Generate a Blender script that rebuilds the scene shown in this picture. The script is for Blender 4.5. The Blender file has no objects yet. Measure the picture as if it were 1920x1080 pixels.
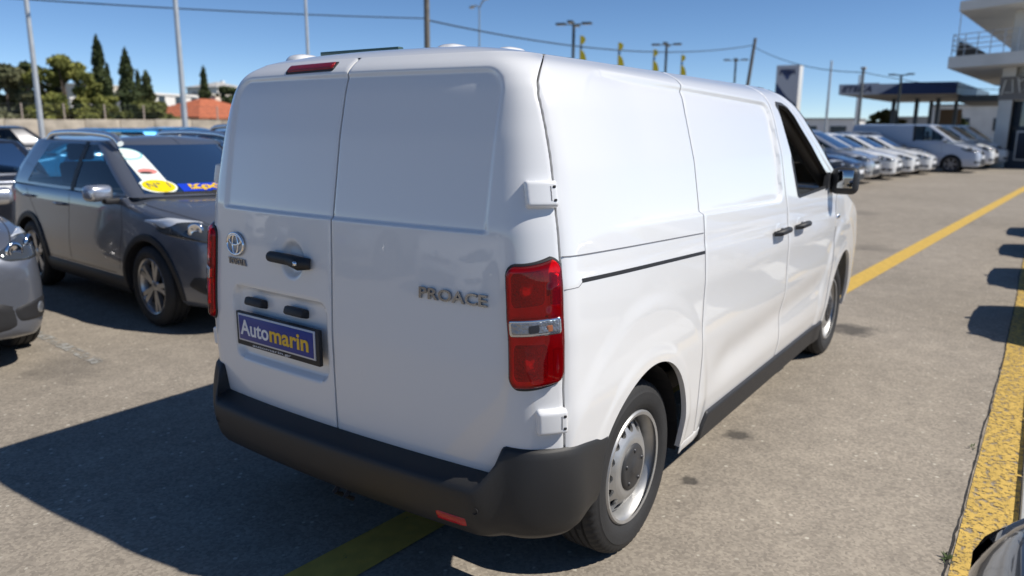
import bpy, bmesh, math, random
import numpy as np
from mathutils import Vector, Matrix
from mathutils.bvhtree import BVHTree

SC = bpy.context.scene
COL = SC.collection
R = math.radians
random.seed(4)
rng = np.random.default_rng(7)

# ------------------------------------------------------------------ camera
YAW, PITCH, ROLL = R(34.68), R(11.95), R(0.40)
fw = Vector((math.cos(YAW)*math.cos(PITCH), math.sin(YAW)*math.cos(PITCH), -math.sin(PITCH)))
rt = Vector((math.sin(YAW), -math.cos(YAW), 0))
up = rt.cross(fw)
r2 = math.cos(ROLL)*rt + math.sin(ROLL)*up
u2 = -math.sin(ROLL)*rt + math.cos(ROLL)*up
cd = bpy.data.cameras.new('camera')
cam = bpy.data.objects.new('camera', cd); COL.objects.link(cam)
mw = Matrix.Identity(4)
for i in range(3):
    mw[i][0], mw[i][1], mw[i][2] = r2[i], u2[i], -fw[i]
mw[0][3], mw[1][3], mw[2][3] = -2.529, -2.051, 1.627
cam.matrix_world = mw
cd.sensor_width = 36; cd.lens = 1419*36/1920
cd.clip_start = 0.05; cd.clip_end = 3000
cd.dof.use_dof = True; cd.dof.focus_distance = 2.45; cd.dof.aperture_fstop = 2.3
SC.camera = cam

# ------------------------------------------------------------------ sky, sun, exposure
SUN = Vector((0.238, -0.625, 0.744)).normalized()
world = bpy.data.worlds.new('World'); SC.world = world; world.use_nodes = True
wn = world.node_tree.nodes; wl = world.node_tree.links
sky = wn.new('ShaderNodeTexSky'); sky.sky_type = 'NISHITA'; sky.sun_disc = False
sky.sun_elevation = math.asin(SUN.z); sky.sun_rotation = math.atan2(SUN.x, SUN.y)
sky.air_density = 0.5; sky.dust_density = 0.0; sky.ozone_density = 2.0; sky.altitude = 0
wn['Background'].inputs[1].default_value = 0.104
hs = wn.new('ShaderNodeHueSaturation'); hs.inputs['Saturation'].default_value = 1.13
wl.new(sky.outputs[0], hs.inputs['Color']); wl.new(hs.outputs[0], wn['Background'].inputs[0])
sl = bpy.data.lights.new('sun', 'SUN'); sl.energy = 4.2; sl.angle = R(0.53); sl.color = (1, 0.945, 0.86)
so = bpy.data.objects.new('sun', sl); COL.objects.link(so)
so.rotation_euler = SUN.to_track_quat('Z', 'Y').to_euler(); so.location = (5, -12, 16)
SC.view_settings.view_transform = 'Standard'; SC.view_settings.look = 'None'
SC.view_settings.exposure = 0.28; SC.view_settings.gamma = 1.0
SC.view_settings.use_curve_mapping = False
SC.cycles.use_denoising = True
SC.cycles.max_bounces = 8; SC.cycles.transparent_max_bounces = 16
SC.cycles.caustics_reflective = False; SC.cycles.caustics_refractive = False
SC.cycles.sample_clamp_indirect = 6.0

# ------------------------------------------------------------------ materials
MATS = {}
def mat(name, color=(.5, .5, .5), rough=.5, metal=0., coat=0., coat_r=.03, spec=.5, bump=None, var=None, emis=None):
    if name in MATS: return MATS[name]
    m = bpy.data.materials.new(name); m.use_nodes = True
    n = m.node_tree.nodes; l = m.node_tree.links; b = n['Principled BSDF']
    b.inputs['Base Color'].default_value = (*color, 1)
    b.inputs['Roughness'].default_value = rough
    b.inputs['Metallic'].default_value = metal
    b.inputs['Coat Weight'].default_value = coat
    b.inputs['Coat Roughness'].default_value = coat_r
    b.inputs['Specular IOR Level'].default_value = spec
    tc = None
    if bump or var:
        tc = n.new('ShaderNodeTexCoord')
    if var:      # (scale, amount)
        t = n.new('ShaderNodeTexNoise'); t.inputs['Scale'].default_value = var[0]; t.inputs['Detail'].default_value = 6
        l.new(tc.outputs['Object'], t.inputs['Vector'])
        rr = n.new('ShaderNodeValToRGB')
        rr.color_ramp.elements[0].position = .3; rr.color_ramp.elements[1].position = .7
        a = var[1]
        rr.color_ramp.elements[0].color = (*[c*(1-a) for c in color], 1)
        rr.color_ramp.elements[1].color = (*[min(1, c*(1+a)) for c in color], 1)
        l.new(t.outputs['Fac'], rr.inputs['Fac']); l.new(rr.outputs['Color'], b.inputs['Base Color'])
    if bump:     # (scale, strength)
        t = n.new('ShaderNodeTexNoise'); t.inputs['Scale'].default_value = bump[0]; t.inputs['Detail'].default_value = 4
        l.new(tc.outputs['Object'], t.inputs['Vector'])
        bp = n.new('ShaderNodeBump'); bp.inputs['Strength'].default_value = bump[1]; bp.inputs['Distance'].default_value = .01
        l.new(t.outputs['Fac'], bp.inputs['Height']); l.new(bp.outputs['Normal'], b.inputs['Normal'])
    MATS[name] = m
    return m

def glass_mat(name, tint, refl=1.0):
    if name in MATS: return MATS[name]
    m = bpy.data.materials.new(name); m.use_nodes = True
    n = m.node_tree.nodes; l = m.node_tree.links
    n.remove(n['Principled BSDF'])
    tr = n.new('ShaderNodeBsdfTransparent'); tr.inputs[0].default_value = (*tint, 1)
    gl = n.new('ShaderNodeBsdfGlossy'); gl.inputs['Roughness'].default_value = .015
    fr = n.new('ShaderNodeFresnel'); fr.inputs[0].default_value = 1.5
    mx = n.new('ShaderNodeMixShader')
    l.new(fr.outputs[0], mx.inputs[0]); l.new(tr.outputs[0], mx.inputs[1]); l.new(gl.outputs[0], mx.inputs[2])
    l.new(mx.outputs[0], n['Material Output'].inputs['Surface'])
    MATS[name] = m
    return m

def paint(name, color, metal=0., rough=.35, flake=False):
    return mat(name, color, rough, metal, 1.0, .03, .5, bump=(900, .015) if flake else None)

WHITE = mat('white_paint', (.76, .763, .765), .32, 0, 1.0, .025, bump=(1.6, .012))
BLACKPL = mat('black_plastic', (.018, .018, .02), .55, bump=(500, .12))
GREYPL = mat('dark_grey_bumper_plastic', (.020, .0195, .0195), .50, bump=(700, .15))
SEAM = mat('shadow_gap', (.012, .012, .014), .8)
RUBBER = mat('tyre_rubber', (.022, .022, .023), .75, bump=(120, .12), var=(6, .25))
STEEL = mat('silver_wheel_steel', (.47, .47, .465), .42, .7, var=(9, .15))
CHROME = mat('chrome', (.82, .82, .84), .09, 1.0)
DARKMETAL = mat('dark_metal', (.06, .06, .065), .45, .6)
ALLOY = mat('machined_alloy', (.55, .55, .56), .25, .9)
INTERIOR = mat('dark_interior_trim', (.022, .022, .025), .7)
SEATCLOTH = mat('seat_cloth', (.04, .04, .045), .9, bump=(300, .3))
GLASS = glass_mat('tinted_car_glass', (.62, .70, .69))
CLEARG = glass_mat('clear_cab_glass', (.86, .9, .9))
LAMPCLEAR = mat('clear_headlamp', (.35, .37, .40), .10, .7, 1.0, bump=(110, .6))
REDLENS = mat('red_lens', (.50, .002, .006), .12, 0, .35, .02, bump=(260, .25))
REDDEEP = mat('deep_red_reflector', (.26, .001, .003), .2, .2, .3, .03, bump=(420, .5))
REDBRIGHT = mat('bright_red_band', (.62, .012, .016), .15, 0, 1.0)
PLATEBLUE = mat('plate_blue', (.012, .03, .24), .35)
PLATEWHITE = mat('plate_white', (.75, .76, .78), .4)
TXTWHITE = mat('lettering_white', (.8, .8, .8), .45)
TXTYELLOW = mat('lettering_yellow', (.80, .50, .03), .45)

# ------------------------------------------------------------------ mesh helpers
def mk(name, V, F, m, parent=None, smooth=True, angle=None, mats=None, fm=None):
    me = bpy.data.meshes.new(name)
    me.from_pydata([tuple(map(float, v)) for v in V], [], [tuple(map(int, f)) for f in F])
    me.validate()
    for x in (mats or [m]): me.materials.append(x)
    if fm is not None:
        me.polygons.foreach_set('material_index', np.array(fm, dtype=np.int32))
    if smooth:
        me.polygons.foreach_set('use_smooth', np.ones(len(me.polygons), dtype=bool))
        if angle: me.set_sharp_from_angle(angle=R(angle))
    me.update()
    o = bpy.data.objects.new(name, me); COL.objects.link(o)
    if parent: o.parent = parent
    return o

def empty(name, loc=(0, 0, 0), rz=0.):
    o = bpy.data.objects.new(name, None); COL.objects.link(o)
    o.empty_display_size = .2; o.location = loc; o.rotation_euler = (0, 0, rz)
    return o

def tag(o, label=None, cat=None, group=None, kind=None):
    if label: o['label'] = label
    if cat: o['category'] = cat
    if group: o['group'] = group
    if kind: o['kind'] = kind
    return o

def bm_obj(name, bm, m, parent=None, smooth=True, angle=35):
    me = bpy.data.meshes.new(name)
    bmesh.ops.recalc_face_normals(bm, faces=bm.faces)
    bm.to_mesh(me); bm.free()
    me.materials.append(m)
    if smooth:
        me.polygons.foreach_set('use_smooth', np.ones(len(me.polygons), dtype=bool))
        me.set_sharp_from_angle(angle=R(angle))
    o = bpy.data.objects.new(name, me); COL.objects.link(o)
    if parent: o.parent = parent
    return o

def add_box(bm, c, s, rot=None, bev=0., seg=2):
    """box centred at c, full sizes s, optional 3x3/4x4 rotation, bevel"""
    r = bmesh.ops.create_cube(bm, size=1.0)
    vs = r['verts']
    if bev > 0:
        M4 = Matrix.Diagonal((*s, 1))
        bmesh.ops.transform(bm, matrix=M4, verts=vs)
        es = list({e for v in vs for e in v.link_edges})
        rb = bmesh.ops.bevel(bm, geom=es, offset=bev, segments=seg, profile=.5, affect='EDGES')
        vs = list({v for f in rb['faces'] for v in f.verts} | {v for v in vs if v.is_valid})
        # gather all connected verts
        seen = set(vs); st = list(vs)
        while st:
            v = st.pop()
            for e in v.link_edges:
                w = e.other_vert(v)
                if w not in seen: seen.add(w); st.append(w)
        vs = list(seen)
        T = Matrix.Translation(c) @ (rot.to_4x4() if rot else Matrix.Identity(4))
    else:
        T = Matrix.Translation(c) @ (rot.to_4x4() if rot else Matrix.Identity(4)) @ Matrix.Diagonal((*s, 1))
    bmesh.ops.transform(bm, matrix=T, verts=vs)

def box(name, c, s, m, parent=None, rot=None, bev=0., seg=2):
    bm = bmesh.new(); add_box(bm, Vector(c), s, rot, bev, seg)
    return bm_obj(name, bm, m, parent)

def tube_geo(path, rad, n=10, cap=True):
    P = [Vector(p) for p in path]; V = []; F = []
    k = len(P)
    rads = rad if hasattr(rad, '__len__') else [rad]*k
    prev = None
    for i in range(k):
        t = (P[min(i+1, k-1)] - P[max(i-1, 0)]).normalized()
        if prev is None:
            a = t.orthogonal().normalized()
        else:
            a = (prev - t*prev.dot(t)).normalized()
        prev = a; b = t.cross(a)
        for j in range(n):
            an = 2*math.pi*j/n
            V.append(P[i] + (a*math.cos(an) + b*math.sin(an))*rads[i])
    for i in range(k-1):
        for j in range(n):
            F.append((i*n+j, i*n+(j+1) % n, (i+1)*n+(j+1) % n, (i+1)*n+j))
    if cap:
        F.append(tuple(range(n-1, -1, -1))); F.append(tuple((k-1)*n+j for j in range(n)))
    return V, F

def tube(name, path, rad, m, parent=None, n=10):
    V, F = tube_geo(path, rad, n); return mk(name, V, F, m, parent, True, 50)

def lathe_geo(prof, n=48, axis='y'):
    """prof: list of (radius, along).  axis y"""
    V = []; F = []; k = len(prof)
    for j in range(n):
        a = 2*math.pi*j/n
        for r, h in prof:
            V.append((r*math.cos(a), h, r*math.sin(a)))
    for j in range(n):
        for i in range(k-1):
            F.append((j*k+i, j*k+i+1, ((j+1) % n)*k+i+1, ((j+1) % n)*k+i))
    return V, F

def join_geo(parts):
    V = []; F = []
    for v, f in parts:
        b = len(V); V += [tuple(x) for x in v]; F += [tuple(i+b for i in q) for q in f]
    return V, F

def grid_faces(nr, nc, flip=False, base=0):
    F = []
    for i in range(nr-1):
        for j in range(nc-1):
            q = (base+i*nc+j, base+i*nc+j+1, base+(i+1)*nc+j+1, base+(i+1)*nc+j)
            F.append(q[::-1] if flip else q)
    return F

def prism_geo(poly, y0, y1):
    """poly in (x,z), extruded along y"""
    n = len(poly)
    V = [(x, y0, z) for x, z in poly] + [(x, y1, z) for x, z in poly]
    F = [tuple(range(n)), tuple(range(2*n-1, n-1, -1))]
    for i in range(n): F.append((i, n+i, n+(i+1) % n, (i+1) % n))
    return V, F

def boolean_cut(o, cutters, solver='EXACT'):
    for c in cutters:
        md = o.modifiers.new('cut', 'BOOLEAN'); md.operation = 'DIFFERENCE'; md.object = c; md.solver = solver
    dg = bpy.context.evaluated_depsgraph_get(); dg.update()
    me = bpy.data.meshes.new_from_object(o.evaluated_get(dg))
    o.modifiers.clear(); o.data = me
    me.polygons.foreach_set('use_smooth', np.ones(len(me.polygons), dtype=bool))
    me.set_sharp_from_angle(angle=R(38))

def drop(objs):
    for o in objs: bpy.data.objects.remove(o, do_unlink=True)

def sstep(a, b, x):
    t = np.clip((x-a)/(b-a), 0, 1); return t*t*(3-2*t)

def text_mesh(body, size=1.0, bold=0.0, depth=0.0, align='CENTER', shear=0., space=1.0, fine=4):
    c = bpy.data.curves.new('t', 'FONT'); c.body = body; c.size = size; c.offset = bold; c.extrude = depth
    c.align_x = align; c.align_y = 'CENTER'; c.shear = shear; c.space_character = space; c.resolution_u = fine
    o = bpy.data.objects.new('t', c); COL.objects.link(o)
    dg = bpy.context.evaluated_depsgraph_get(); dg.update()
    me = bpy.data.meshes.new_from_object(o.evaluated_get(dg))
    V = np.array([v.co[:] for v in me.vertices]); F = [tuple(p.vertices) for p in me.polygons]
    bpy.data.objects.remove(o, do_unlink=True); bpy.data.curves.remove(c); bpy.data.meshes.remove(me)
    return V, F

def text_on(name, body, origin, right, upv, width, m, parent, bold=0.02, depth=.02, lift=.002, shear=0., space=1., height=None):
    """flat raised lettering, centred on origin, spanning width"""
    V, F = text_mesh(body, 1.0, bold, depth, shear=shear, space=space)
    s = width/(V[:, 0].max()-V[:, 0].min()); cx = (V[:, 0].max()+V[:, 0].min())/2; cy = (V[:, 1].max()+V[:, 1].min())/2
    sy = s if height is None else height/(V[:, 1].max()-V[:, 1].min())
    r = Vector(right).normalized(); u = Vector(upv).normalized(); nn = r.cross(u)
    W = [Vector(origin) + r*(v[0]-cx)*s + u*(v[1]-cy)*sy + nn*(v[2]*s+lift) for v in V]
    return mk(name, W, F, m, parent, False)

def copy_tree(o, parent=None):
    c = o.copy(); COL.objects.link(c); c.parent = parent
    for ch in list(o.children): copy_tree(ch, c)
    return c

def repaint(root, old, new):
    for o in [root] + list(root.children_recursive):
        if o.type == 'MESH':
            for s in o.material_slots:
                if s.material and s.material.name == old:
                    s.link = 'OBJECT'; s.material = new

# ================================================================== SETTING: ground and markings
def asphalt_material():
    m = bpy.data.materials.new('worn_asphalt'); m.use_nodes = True
    n = m.node_tree.nodes; l = m.node_tree.links; b = n['Principled BSDF']
    tc = n.new('ShaderNodeTexCoord'); co = tc.outputs['Object']
    def noise(sc, det=3, rough=.5):
        t = n.new('ShaderNodeTexNoise'); t.inputs['Scale'].default_value = sc; t.inputs['Detail'].default_value = det
        t.inputs['Roughness'].default_value = rough; l.new(co, t.inputs['Vector']); return t.outputs['Fac']
    def ramp(src, a, ca, c, cb):
        r = n.new('ShaderNodeValToRGB'); e = r.color_ramp.elements
        e[0].position = a; e[0].color = (*ca, 1); e[1].position = c; e[1].color = (*cb, 1)
        l.new(src, r.inputs[0]); return r.outputs[0]
    def mix(f, a, c, mode='MIX'):
        x = n.new('ShaderNodeMix'); x.data_type = 'RGBA'; x.blend_type = mode
        if isinstance(f, float): x.inputs[0].default_value = f
        else: l.new(f, x.inputs[0])
        for k, v in ((6, a), (7, c)):
            if isinstance(v, tuple): x.inputs[k].default_value = (*v, 1)
            else: l.new(v, x.inputs[k])
        return x.outputs[2]
    base = ramp(noise(.35, 6, .6), .3, (.268, .237, .196), .7, (.342, .303, .255))
    mid = ramp(noise(5, 5, .65), .25, (.62, .62, .62), .75, (1.18, 1.17, 1.15))
    c = mix(.55, base, mid, 'MULTIPLY')
    v = n.new('ShaderNodeTexVoronoi'); v.inputs['Scale'].default_value = 85; l.new(co, v.inputs['Vector'])
    sp = n.new('ShaderNodeSeparateColor'); l.new(v.outputs['Color'], sp.inputs[0])
    c = mix(1.0, c, ramp(sp.outputs[0], .0, (.78, .77, .76), 1.0, (1.20, 1.19, 1.16)), 'MULTIPLY')
    v2 = n.new('ShaderNodeTexVoronoi'); v2.inputs['Scale'].default_value = 38; l.new(co, v2.inputs['Vector'])
    sp2 = n.new('ShaderNodeSeparateColor'); l.new(v2.outputs['Color'], sp2.inputs[0])
    hit = ramp(sp2.outputs[1], .94, (0, 0, 0), .97, (1, 1, 1))
    core = ramp(v2.outputs['Distance'], .25, (1, 1, 1), .4, (0, 0, 0))
    both = mix(1.0, hit, core, 'MULTIPLY')
    c = mix(both, c, (.52, .48, .40))
    # oil stains with ragged rims, and tyre-worn bands
    stain = None
    for (sx, sy, rr) in ((1.35, -.86, .085), (.68, -.86, .05), (4.1, -.9, .22), (1.1, 3.25, .5), (-.2, 3.25, .3), (9.0, -.2, .4), (14, 1.0, .6)):
        vm = n.new('ShaderNodeVectorMath'); vm.operation = 'DISTANCE'; vm.inputs[1].default_value = (sx, sy, 0)
        wp = n.new('ShaderNodeTexNoise'); wp.inputs['Scale'].default_value = 5/rr*.25; wp.inputs['Detail'].default_value = 4
        l.new(co, wp.inputs['Vector'])
        ad = n.new('ShaderNodeVectorMath'); ad.operation = 'MULTIPLY_ADD'
        ad.inputs[1].default_value = (rr*1.8,)*3
        sub = n.new('ShaderNodeVectorMath'); sub.operation = 'SUBTRACT'; sub.inputs[1].default_value = (.5, .5, .5)
        l.new(wp.outputs['Color'], sub.inputs[0]); l.new(sub.outputs[0], ad.inputs[0]); l.new(co, ad.inputs[2])
        l.new(ad.outputs[0], vm.inputs[0])
        f = ramp(vm.outputs['Value'], 0, (1, 1, 1), 1.0, (0, 0, 0))
        mr = n.new('ShaderNodeMapRange'); mr.inputs[1].default_value = rr*.5; mr.inputs[2].default_value = rr*1.1
        mr.inputs[3].default_value = .75 if rr < .3 else .28; mr.inputs[4].default_value = 0
        l.new(vm.outputs['Value'], mr.inputs[0])
        c = mix(mr.outputs[0], c, (.045, .042, .04))
    l.new(c, b.inputs['Base Color'])
    b.inputs['Roughness'].default_value = .88; b.inputs['Specular IOR Level'].default_value = .25
    bp = n.new('ShaderNodeBump'); bp.inputs['Strength'].default_value = .35; bp.inputs['Distance'].default_value = .004
    nb = noise(110, 4, .6); l.new(nb, bp.inputs['Height']); l.new(bp.outputs[0], b.inputs['Normal'])
    return m
ASPHALT = asphalt_material()
def sheet(name, pts, z, m, kind='structure', parent=None):
    o = mk(name, [(x, y, z) for x, y in pts], [tuple(range(len(pts)))], m, parent, False)
    if kind: o['kind'] = kind
    return o
sheet('ground', [(-900, -900), (900, -900), (900, 900), (-900, 900)], 0, ASPHALT)

def worn_paint(name, col, wear, sc):
    m = bpy.data.materials.new(name); m.use_nodes = True
    n = m.node_tree.nodes; l = m.node_tree.links; b = n['Principled BSDF']
    tc = n.new('ShaderNodeTexCoord')
    t = n.new('ShaderNodeTexNoise'); t.inputs['Scale'].default_value = sc; t.inputs['Detail'].default_value = 12; t.inputs['Roughness'].default_value = .82
    l.new(tc.outputs['Object'], t.inputs['Vector'])
    rr = n.new('ShaderNodeValToRGB'); e = rr.color_ramp.elements
    e[0].position = wear-.03; e[0].color = (0, 0, 0, 1); e[1].position = wear+.03; e[1].color = (1, 1, 1, 1)
    l.new(t.outputs['Fac'], rr.inputs[0])
    t2 = n.new('ShaderNodeTexNoise'); t2.inputs['Scale'].default_value = 14; t2.inputs['Detail'].default_value = 6
    l.new(tc.outputs['Object'], t2.inputs['Vector'])
    r2_ = n.new('ShaderNodeValToRGB'); e = r2_.color_ramp.elements
    e[0].position = .3; e[0].color = (*[c*.78 for c in col], 1); e[1].position = .7; e[1].color = (*col, 1)
    l.new(t2.outputs['Fac'], r2_.inputs[0]); l.new(r2_.outputs[0], b.inputs['Base Color'])
    b.inputs['Roughness'].default_value = .75
    tr = n.new('ShaderNodeBsdfTransparent'); mx = n.new('ShaderNodeMixShader')
    l.new(rr.outputs[0], mx.inputs[0]); l.new(tr.outputs[0], mx.inputs[1]); l.new(b.outputs[0], mx.inputs[2])
    l.new(mx.outputs[0], n['Material Output'].inputs['Surface'])
    return m
YEL = worn_paint('yellow_line_paint', (.68, .44, .08), .36, 22)
YELW = worn_paint('flaking_yellow_paint', (.64, .425, .095), .470, 30)
WHITEL = worn_paint('faded_white_paint', (.38, .37, .34), .5, 9)
def lineY(x): return -.10 - .0655*x
sheet('aisle_line', [(-6, lineY(-6)-.105), (60, lineY(60)-.105), (60, lineY(60)+.105), (-6, lineY(-6)+.105)], .004, YEL)
sheet('kerb_line', [(-3, -2.150), (42, -2.150), (42, -2.0), (3.6, -1.99), (-3, -1.90)], .004, YELW)
# faded bay lines on the left side
for k in range(7):
    x0 = -.05 + 2.55*k - 2.55
    sheet('bay_line', [(x0, 3.2), (x0+.09, 3.2), (x0+.55, 8.2), (x0+.46, 8.2)], .004, WHITEL)
# crack along the kerb line
cr = []
xs = np.arange(-2.5, 16, .05)
wob = np.cumsum(rng.normal(0, .004, len(xs))); wob -= np.linspace(wob[0], wob[-1], len(xs))
V = []; F = []
for i, x in enumerate(xs):
    y = -1.915 - .055*min(1, max(0, (x)/3.5)) + wob[i]*.45 + rng.normal(0, .0012); w = .0018 + abs(rng.normal(0, .0018))
    V += [(x, y-w, .005), (x, y+w, .005)]
for i in range(len(xs)-1): F.append((2*i, 2*i+2, 2*i+3, 2*i+1))
CRACK = mat('crack_dirt', (.025, .022, .02), .95)
c = mk('pavement_crack', V, F, CRACK, None, False); c['kind'] = 'structure'
# little weeds in the crack
WEED = mat('weed_green', (.06, .09, .025), .8)
V = []; F = []
for wx, nn in ((.62, 26), (1.9, 8)):
    for k in range(nn):
        a = rng.uniform(0, 6.28); L = rng.uniform(.012, .035); b0 = np.array([wx+rng.normal(0, .02), -1.93+rng.normal(0, .006), .004])
        d = np.array([math.cos(a)*L, math.sin(a)*L, rng.uniform(.004, .02)]); s = np.array([-math.sin(a), math.cos(a), 0])*.004
        i = len(V); V += [b0, b0+d*.5+s, b0+d, b0+d*.5-s]; F.append((i, i+1, i+2, i+3))
w = mk('weeds', V, F, WEED, None, False); tag(w, 'tiny green weeds growing in the crack beside the yellow kerb line', 'weeds', kind='stuff')
# kerb
KERB = mat('kerb_concrete', (.48, .48, .46), .8, bump=(60, .25), var=(4, .12))
kerb_root = mk('kerb', [(-4, -2.21, 0), (44, -2.21, 0), (44, -2.37, 0), (-4, -2.37, 0), (-4, -2.21, .02), (44, -2.21, .02), (44, -2.37, .02), (-4, -2.37, .02)],
               [(4, 5, 6, 7), (0, 1, 5, 4), (1, 2, 6, 5), (2, 3, 7, 6), (3, 0, 4, 7)], mat('kerb_mortar', (.16, .15, .14), .9), None, False)
kerb_root['kind'] = 'structure'
bm = bmesh.new(); add_box(bm, Vector((0, 0, 0)), (.885, .24, .055), None, .012, 2)
ks = bm_obj('kerb_stone', bm, KERB, kerb_root)
for k in range(46):
    o = ks if k == 0 else ks.copy()
    if k: COL.objects.link(o); o.parent = kerb_root
    o.location = (-2.82 + .9*k + .45+.88-.9, -2.275, .012)
PAVE = mat('pavement_concrete', (.30, .285, .26), .85, bump=(40, .2), var=(2, .15))
sheet('pavement', [(-6, -60), (70, -60), (70, -2.37), (-6, -2.37)], .004, PAVE)

# ================================================================== THE WHITE VAN
ZE = 1.862                       # height of the roof edge
def smooth_tab(tab, sig=.014):
    z = np.arange(.15, 2.0, .002); t = np.array(tab); v = np.interp(z, t[:, 0], t[:, 1])
    k = np.exp(-.5*(np.arange(-60, 61)*.002/sig)**2); k /= k.sum()
    vp = np.concatenate([np.full(60, v[0]), v, np.full(60, v[-1])])
    return z, np.convolve(vp, k, 'valid')
_W = smooth_tab([(.15, .895), (.25, .905), (.45, .940), (.75, .957), (1.0, .951), (1.2, .932), (1.5, .884), (1.70, .830), (1.76, .806), (1.80, .780), (1.83, .750), (1.85, .712), (1.87, .645)])
_XR = smooth_tab([(.15, -.72), (.3, -.74), (.55, -.749), (.9, -.755), (1.33, -.737), (1.6, -.692), (1.75, -.657), (1.80, -.640), (1.83, -.622), (1.85, -.596), (1.87, -.555)])
_XF = smooth_tab([(.15, 3.9), (.3, 3.97), (.55, 4.02), (.8, 4.0), (1.0, 3.90), (1.08, 3.72), (1.15, 3.47), (1.22, 3.25), (1.31, 3.08), (1.44, 2.80), (1.64, 2.46), (1.75, 2.27), (1.82, 2.12), (1.87, 1.98)], .02)
DA = .004
ZG = np.arange(.18, 1.872, .004)
def half_contour(z):
    w = np.interp(z, *_W); xr = np.interp(z, *_XR); xf = np.interp(z, *_XF)
    ch = float(np.interp(z, [1.0, 1.25, 1.5, 1.75, 1.87], [1.0, 1.0, .95, .72, .66]))     # corner chamfer narrows upwards
    yt = w-.150*ch; ye = w-.010*ch
    y = np.linspace(0, ye, 240); v = (y-yt)/ch
    fx = np.where(v <= 0, .035*(y/yt)**2, .035+ch*np.interp(v, [0, .040, .070, .10, .125, .14], [0, .012, .032, .064, .104, .140]))
    rear = np.stack([xr+fx, y], 1)
    x0 = rear[-1, 0]
    xs_ = np.linspace(x0, xf, 700)
    side = np.stack([xs_, w - .010*ch*np.clip(1-(xs_-x0)/.46, 0, 1)**2 - w*.075*np.clip((xs_-2.6)/1.5, 0, 1)**2], 1)
    wf = side[-1, 1]
    y = np.linspace(wf, 0, 200); fr = np.stack([xf + .22*(1-(y/wf)**2), y], 1)
    P = np.concatenate([rear, side[1:], fr[1:]])
    d = np.r_[0, np.cumsum(np.hypot(*np.diff(P, axis=0).T))]
    a = np.arange(0, d[-1], DA); Q = np.stack([np.interp(a, d, P[:, 0]), np.interp(a, d, P[:, 1])], 1)
    k = np.exp(-.5*(np.arange(-40, 41)*DA/.019)**2); k /= k.sum()
    ext = np.concatenate([Q[40:0:-1]*[1, -1], Q, Q[-2:-42:-1]*[1, -1]])
    return np.stack([np.convolve(ext[:, 0], k, 'valid'), np.convolve(ext[:, 1], k, 'valid')], 1)
_C = [half_contour(z) for z in ZG]
NA = max(len(c) for c in _C)
TAB = np.zeros((len(ZG), NA, 2)); ALEN = np.zeros(len(ZG))
for i, c in enumerate(_C):
    TAB[i, :len(c)] = c; TAB[i, len(c):] = c[-1]; ALEN[i] = (len(c)-1)*DA
KL = .857                        # the left half is a little narrower from the door gap
def Pbase(a, z):
    a = np.asarray(a, float); z = np.asarray(z, float)
    s = np.where(a >= 0, 1., -1.); aa = np.clip(np.abs(a)/DA, 0, NA-1.001); ia = aa.astype(int); fa = (aa-ia)[..., None]
    zz = np.clip((z-ZG[0])/.004, 0, len(ZG)-1.001); iz = zz.astype(int); fz = (zz-iz)[..., None]
    q = (TAB[iz, ia]*(1-fa)+TAB[iz, ia+1]*fa)*(1-fz) + (TAB[iz+1, ia]*(1-fa)+TAB[iz+1, ia+1]*fa)*fz
    return np.stack([q[..., 0], np.where(s > 0, -1., KL)*q[..., 1], z], -1)
def arcX(X, z):
    """arc at which the right side reaches X at height z"""
    z = np.atleast_1d(np.asarray(z, float)); X = np.broadcast_to(np.asarray(X, float), z.shape); out = np.zeros(z.shape)
    for k in np.ndindex(z.shape):
        iz = int(np.clip(round((z[k]-ZG[0])/.004), 0, len(ZG)-1)); c = TAB[iz]
        n = int(ALEN[iz]/DA); j0 = int(.80/DA); j1 = int(np.argmax(c[:n, 0]))
        out[k] = np.interp(X[k], c[j0:j1, 0], np.arange(j0, j1)*DA)
    return out
def arcY(Y, z):
    """arc on the rear at lateral position Y (right side of the van is -Y = positive arc)"""
    z = np.atleast_1d(np.asarray(z, float)); Y = np.broadcast_to(np.asarray(Y, float), z.shape); out = np.zeros(z.shape)
    for k in np.ndindex(z.shape):
        iz = int(np.clip(round((z[k]-ZG[0])/.004), 0, len(ZG)-1)); c = TAB[iz]; j1 = int(1.3/DA)
        jj = int(np.argmax(c[:j1, 1]))
        out[k] = -np.sign(Y[k])*np.interp(abs(Y[k]), c[:jj, 1]*(KL if Y[k] > 0 else 1.), np.arange(jj)*DA)
    return out
def rr_sd(u, v, cu, cv, hu, hv, r):
    du = np.abs(u-cu)-hu+r; dv = np.abs(v-cv)-hv+r
    return np.minimum(np.maximum(du, dv), 0) + np.hypot(np.maximum(du, 0), np.maximum(dv, 0)) - r
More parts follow.
